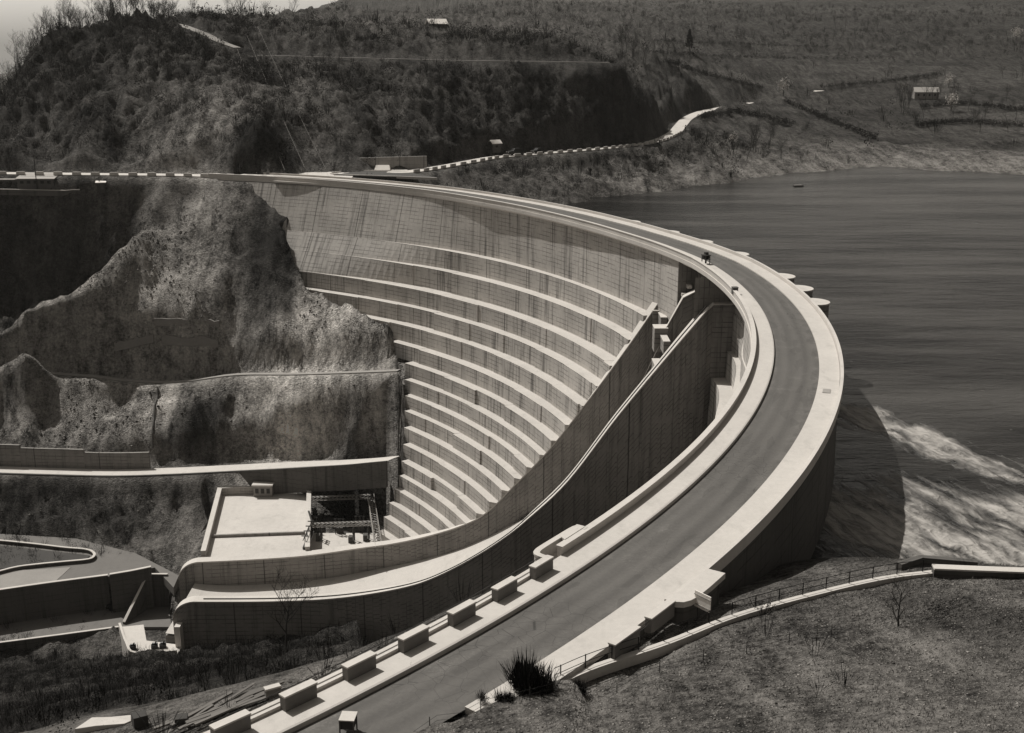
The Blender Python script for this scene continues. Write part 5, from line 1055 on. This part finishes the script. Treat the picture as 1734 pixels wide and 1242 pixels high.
# trees in the far fields
ff = [(1100+rt.uniform(-60, 60), rt.uniform(70, 110)) for _ in range(14)]+[(rt.uniform(1200, 1734), rt.uniform(60, 105)) for _ in range(34)]+[(rt.uniform(1480, 1734), rt.uniform(130, 230)) for _ in range(26)]+[(rt.uniform(1230, 1330), rt.uniform(225, 275)) for _ in range(10)]+[(rt.uniform(1520, 1625), rt.uniform(163, 176)) for _ in range(16)]+[(rt.uniform(1110, 1734), rt.uniform(40, 62)) for _ in range(30)]
for px, py in ff:
    Ys = np.linspace(480, 1700, 400); p = np.array([PY(px, py, yy) for yy in Ys]); dz = p[:, 2]-samp(Zg, p[:, 0], p[:, 1]); k = np.argmax(dz < 0)
    x, y = p[k, :2]; o = copy_tree(protos[rt.randrange(4)], (x, y, gz(x, y)-.3), rt.uniform(0, 6), rt.uniform(.9, 1.6)); o['label'] = 'dark bare hedgerow tree scattered over the fields across the reservoir'; o['group'] = 'hedgerow trees across the reservoir'
def blossom_tree(px, py, h, label, seed):
    Ys = np.linspace(480, 1700, 400); p = np.array([PY(px, py, yy) for yy in Ys]); dz = p[:, 2]-samp(Zg, p[:, 0], p[:, 1]); k = np.argmax(dz < 0); x, y = p[k, :2]; z = gz(x, y)
    e = empty('blossom_tree', (x, y, z-.2), label, 'tree'); MB().tube([(0, 0, 0), (.1, 0, h*.3), (0, .1, h*.5)], [h*.03, h*.024, h*.012], 6).build('trunk', M['bark'], e)
    V, F = clump(np.array([[0, 0, h*.22]]), np.array([h*.8]), 420, .045, seed); rawmesh('crown', V, F, M['blossom'], parent=e)
blossom_tree(1326, 164, 12, 'round white blossoming tree at the left end of the far field road', 1); blossom_tree(1606, 150, 10, 'small pale blossoming tree right of the farmhouse', 2); blossom_tree(1610, 190, 12, 'pale blossoming tree below the farmhouse', 3); blossom_tree(1530, 158, 8, 'pale bush-like tree left of the farmhouse', 4); blossom_tree(1240, 250, 6, 'small white blossoming shrub near the far shore', 5); blossom_tree(1720, 70, 14, 'hazy pale tree at the right edge high on the far slope', 6)
HD = [([(1105, 92), (1200, 97), (1330, 101), (1500, 101)], 'long dark hedge sweeping under the far woods, ending above the farmhouse'), ([(1110, 72), (1250, 77), (1400, 82)], 'hedge line just below the highest woods'), ([(1555, 216), (1620, 209), (1734, 217)], 'dark hedge curving above the shore at the right edge'), ([(1128, 108), (1200, 130), (1290, 152)], 'hedge slanting down to the large blossoming tree'),
      ([(1390, 150), (1500, 141), (1592, 128)], 'hedge rising from the field shed to the farmhouse'), ([(1330, 174), (1400, 205), (1480, 238)], 'hedge falling from the field road towards the shore'), ([(1560, 184), (1640, 178), (1734, 190)], 'hedge running right just below the farmhouse'), ([(1185, 203), (1250, 192), (1340, 214)], 'hedge round the green field right of the shore road')]
for k, (pl_, lb) in enumerate(HD):
    q = np.array(pl_, float); t = np.linspace(0, len(q)-1, 70); qs = np.stack([np.interp(t, range(len(q)), q[:, 0]), np.interp(t, range(len(q)), q[:, 1])], 1); P_ = np.array([hit(a, b, 480) for a, b in qs]); P_ = P_[np.abs(np.diff(P_[:, 1], prepend=P_[0, 1])) < 40]
    r = np.random.default_rng(100+k); P_ = np.repeat(P_, 3, 0)+r.normal(0, 1.2, (len(P_)*3, 3))*[1, 1, .1]; V, F = clump(P_-P_[0], r.uniform(1.5, 4.2, len(P_)), 40, .08, 100+k)
    o = rawmesh('hedge', V, F, M['scrub2']); o.location = tuple(P_[0]); setp(o, lb, 'hedge', 'hedges across the reservoir')
def conifer(px, py, h, label):
    Ys = np.linspace(480, 1700, 400); p = np.array([PY(px, py, yy) for yy in Ys]); dz = p[:, 2]-samp(Zg, p[:, 0], p[:, 1]); k = np.argmax(dz < 0); x, y = p[k, :2]
    e = empty('conifer', (x, y, gz(x, y)-.2), label, 'tree'); MB().tube([(0, 0, 0), (0, 0, h)], [h*.03, .02], 6).build('trunk', M['bark'], e)
    r = np.random.default_rng(3); t = r.random(260); a = r.uniform(0, 6.28, 260); rd_ = (1-t)*h*.28*r.uniform(.4, 1, 260); c = np.stack([rd_*np.cos(a), rd_*np.sin(a), .12*h+t*h*.88], 1)
    V, F = clump(c-np.array([0, 0, .3]), np.full(260, h*.12), 5, .3, 4); rawmesh('crown', V, F, M['scrub2'], parent=e)
conifer(1167, 86, 13, 'lone dark conifer at the edge of the far field')
# broom bushes at the road edge
def broom(px, py, h, w, label, seed, n=420):
    x, y, z = PZ(px, py, .2); e = empty('broom_bush', (x, y, gz(x, y)), label, 'bush'); r = np.random.default_rng(seed)
    cs = np.stack([r.normal(0, w*.42, 7), r.normal(0, w*.25, 7), r.uniform(.45, 1.05, 7)], 1); ci_ = r.integers(0, 7, n)
    base = np.stack([cs[ci_, 0]+r.normal(0, w*.13, n), cs[ci_, 1]+r.normal(0, w*.12, n), np.zeros(n)], 1); hh = h*cs[ci_, 2]*np.clip(1.1-.35*(np.abs(base[:, 0])/w), .3, 1)*r.uniform(.6, 1.12, n)
    V, F = blades(base, hh, 5, .011, .34, 1.0, seed); rawmesh('stems', V, F, M['broom'], parent=e)
    V, F = clump(base[:200]*.9, hh[:200]*.6, 16, .07, seed+1); rawmesh('foliage', V, F, M['broom'], parent=e); return e
broom(903, 1174, 2.9, 1.5, 'big dark broom bush rising at the road edge', 5); broom(848, 1192, 1.5, 1.1, 'lower dark broom bush left of the big one', 6, 220); broom(985, 1152, 1.1, 1.1, 'small sparse broom bush right of the big one on the pale kerb', 7, 130)
# fence wires up the near slope
e = empty('wire_fence', PZ(1300, 1090, 1), 'sagging wire fence on thin dark posts across the near slope', 'fence')
fp = [PZ(700, 1232, .3), PZ(900, 1195, .4), PZ(1100, 1132, .7), PZ(1300, 1090, 1.0), PZ(1420, 1072, 1.0)]
fps = [(p[0], p[1], gz(p[0], p[1])) for p in smooth_line(fp, 5)]
for z in (.45, .8): at_parent(MB().tube([(p[0], p[1], p[2]+z) for p in fps], .014, 3), 'wire', M['black'], e)
for x, y, z, a in along(fps, 3.2, 1.): at_parent(MB().tube([(x, y, gz(x, y)-.2), (x, y, gz(x, y)+.95)], .03, 5), 'fence_post', M['bark'], e)
# ------------------------------------------------------------------ air
hz = bpy.data.materials.new('haze'); hz.use_nodes = True; ht = hz.node_tree; ht.nodes.clear(); pv = ht.nodes.new('ShaderNodeVolumePrincipled'); ho = ht.nodes.new('ShaderNodeOutputMaterial'); ht.links.new(pv.outputs[0], ho.inputs['Volume'])
pv.inputs['Color'].default_value = (.95, .93, .88, 1); pv.inputs['Density'].default_value = .000035; pv.inputs['Anisotropy'].default_value = .3
zt_, zb_ = float(Z.max())+30, -140.
o = MB().box((650, 1740, (zt_+zb_)/2), (4200, 3800, zt_-zb_)).build('haze', hz); setp(o, 'thin pale haze over the far slopes', kind='stuff')
# ------------------------------------------------------------------ light
EL, AZ = 55., 43.       # sun behind-left of the picture
sdir = np.array([-cos(R(EL))*cos(R(AZ)), cos(R(EL))*sin(R(AZ)), sin(R(EL))])
sun = bpy.data.lights.new('sun', 'SUN'); sun.energy = 4.4; sun.angle = R(.5); sun.color = (1, .975, .925)
so = bpy.data.objects.new('sun', sun); COL.objects.link(so); so.location = (-200, 200, 300)
from mathutils import Vector
so.rotation_euler = Vector(sdir).to_track_quat('Z', 'Y').to_euler()
w = bpy.data.worlds.new('World'); scene.world = w; w.use_nodes = True; nt = w.node_tree; nt.nodes.clear()
skyn = nt.nodes.new('ShaderNodeTexSky'); skyn.sky_type = 'NISHITA'; skyn.sun_disc = False; skyn.sun_elevation = R(EL); skyn.sun_rotation = atan2(sdir[0], sdir[1]); skyn.dust_density = 3; skyn.air_density = 1.2
bw = nt.nodes.new('ShaderNodeRGBToBW'); mx = nt.nodes.new('ShaderNodeVectorMath'); mx.operation = 'SCALE'; mx.inputs[0].default_value = (1, .945, .86)
bg = nt.nodes.new('ShaderNodeBackground'); bg.inputs[1].default_value = .06; wo = nt.nodes.new('ShaderNodeOutputWorld')
nt.links.new(skyn.outputs[0], bw.inputs[0]); nt.links.new(bw.outputs[0], mx.inputs['Scale']); tc = nt.nodes.new('ShaderNodeTexCoord'); sx_ = nt.nodes.new('ShaderNodeSeparateXYZ'); nt.links.new(tc.outputs['Generated'], sx_.inputs[0])
mr = nt.nodes.new('ShaderNodeMapRange'); mr.interpolation_type = 'SMOOTHSTEP'; mr.inputs[1].default_value = -.05; mr.inputs[2].default_value = .3; mr.inputs[3].default_value = 3.4; mr.inputs[4].default_value = 1.0
nt.links.new(sx_.outputs[2], mr.inputs[0]); m2 = nt.nodes.new('ShaderNodeVectorMath'); m2.operation = 'SCALE'; nt.links.new(mx.outputs[0], m2.inputs[0]); nt.links.new(mr.outputs[0], m2.inputs['Scale'])   # bright hazy horizon
nt.links.new(m2.outputs[0], bg.inputs[0]); nt.links.new(bg.outputs[0], wo.inputs[0])
vs = scene.view_settings; vs.view_transform = 'Standard'; vs.look = 'None'; vs.exposure = 0; vs.gamma = 1
scene.render.engine = 'CYCLES'; scene.cycles.max_bounces = 5; scene.cycles.use_denoising = True
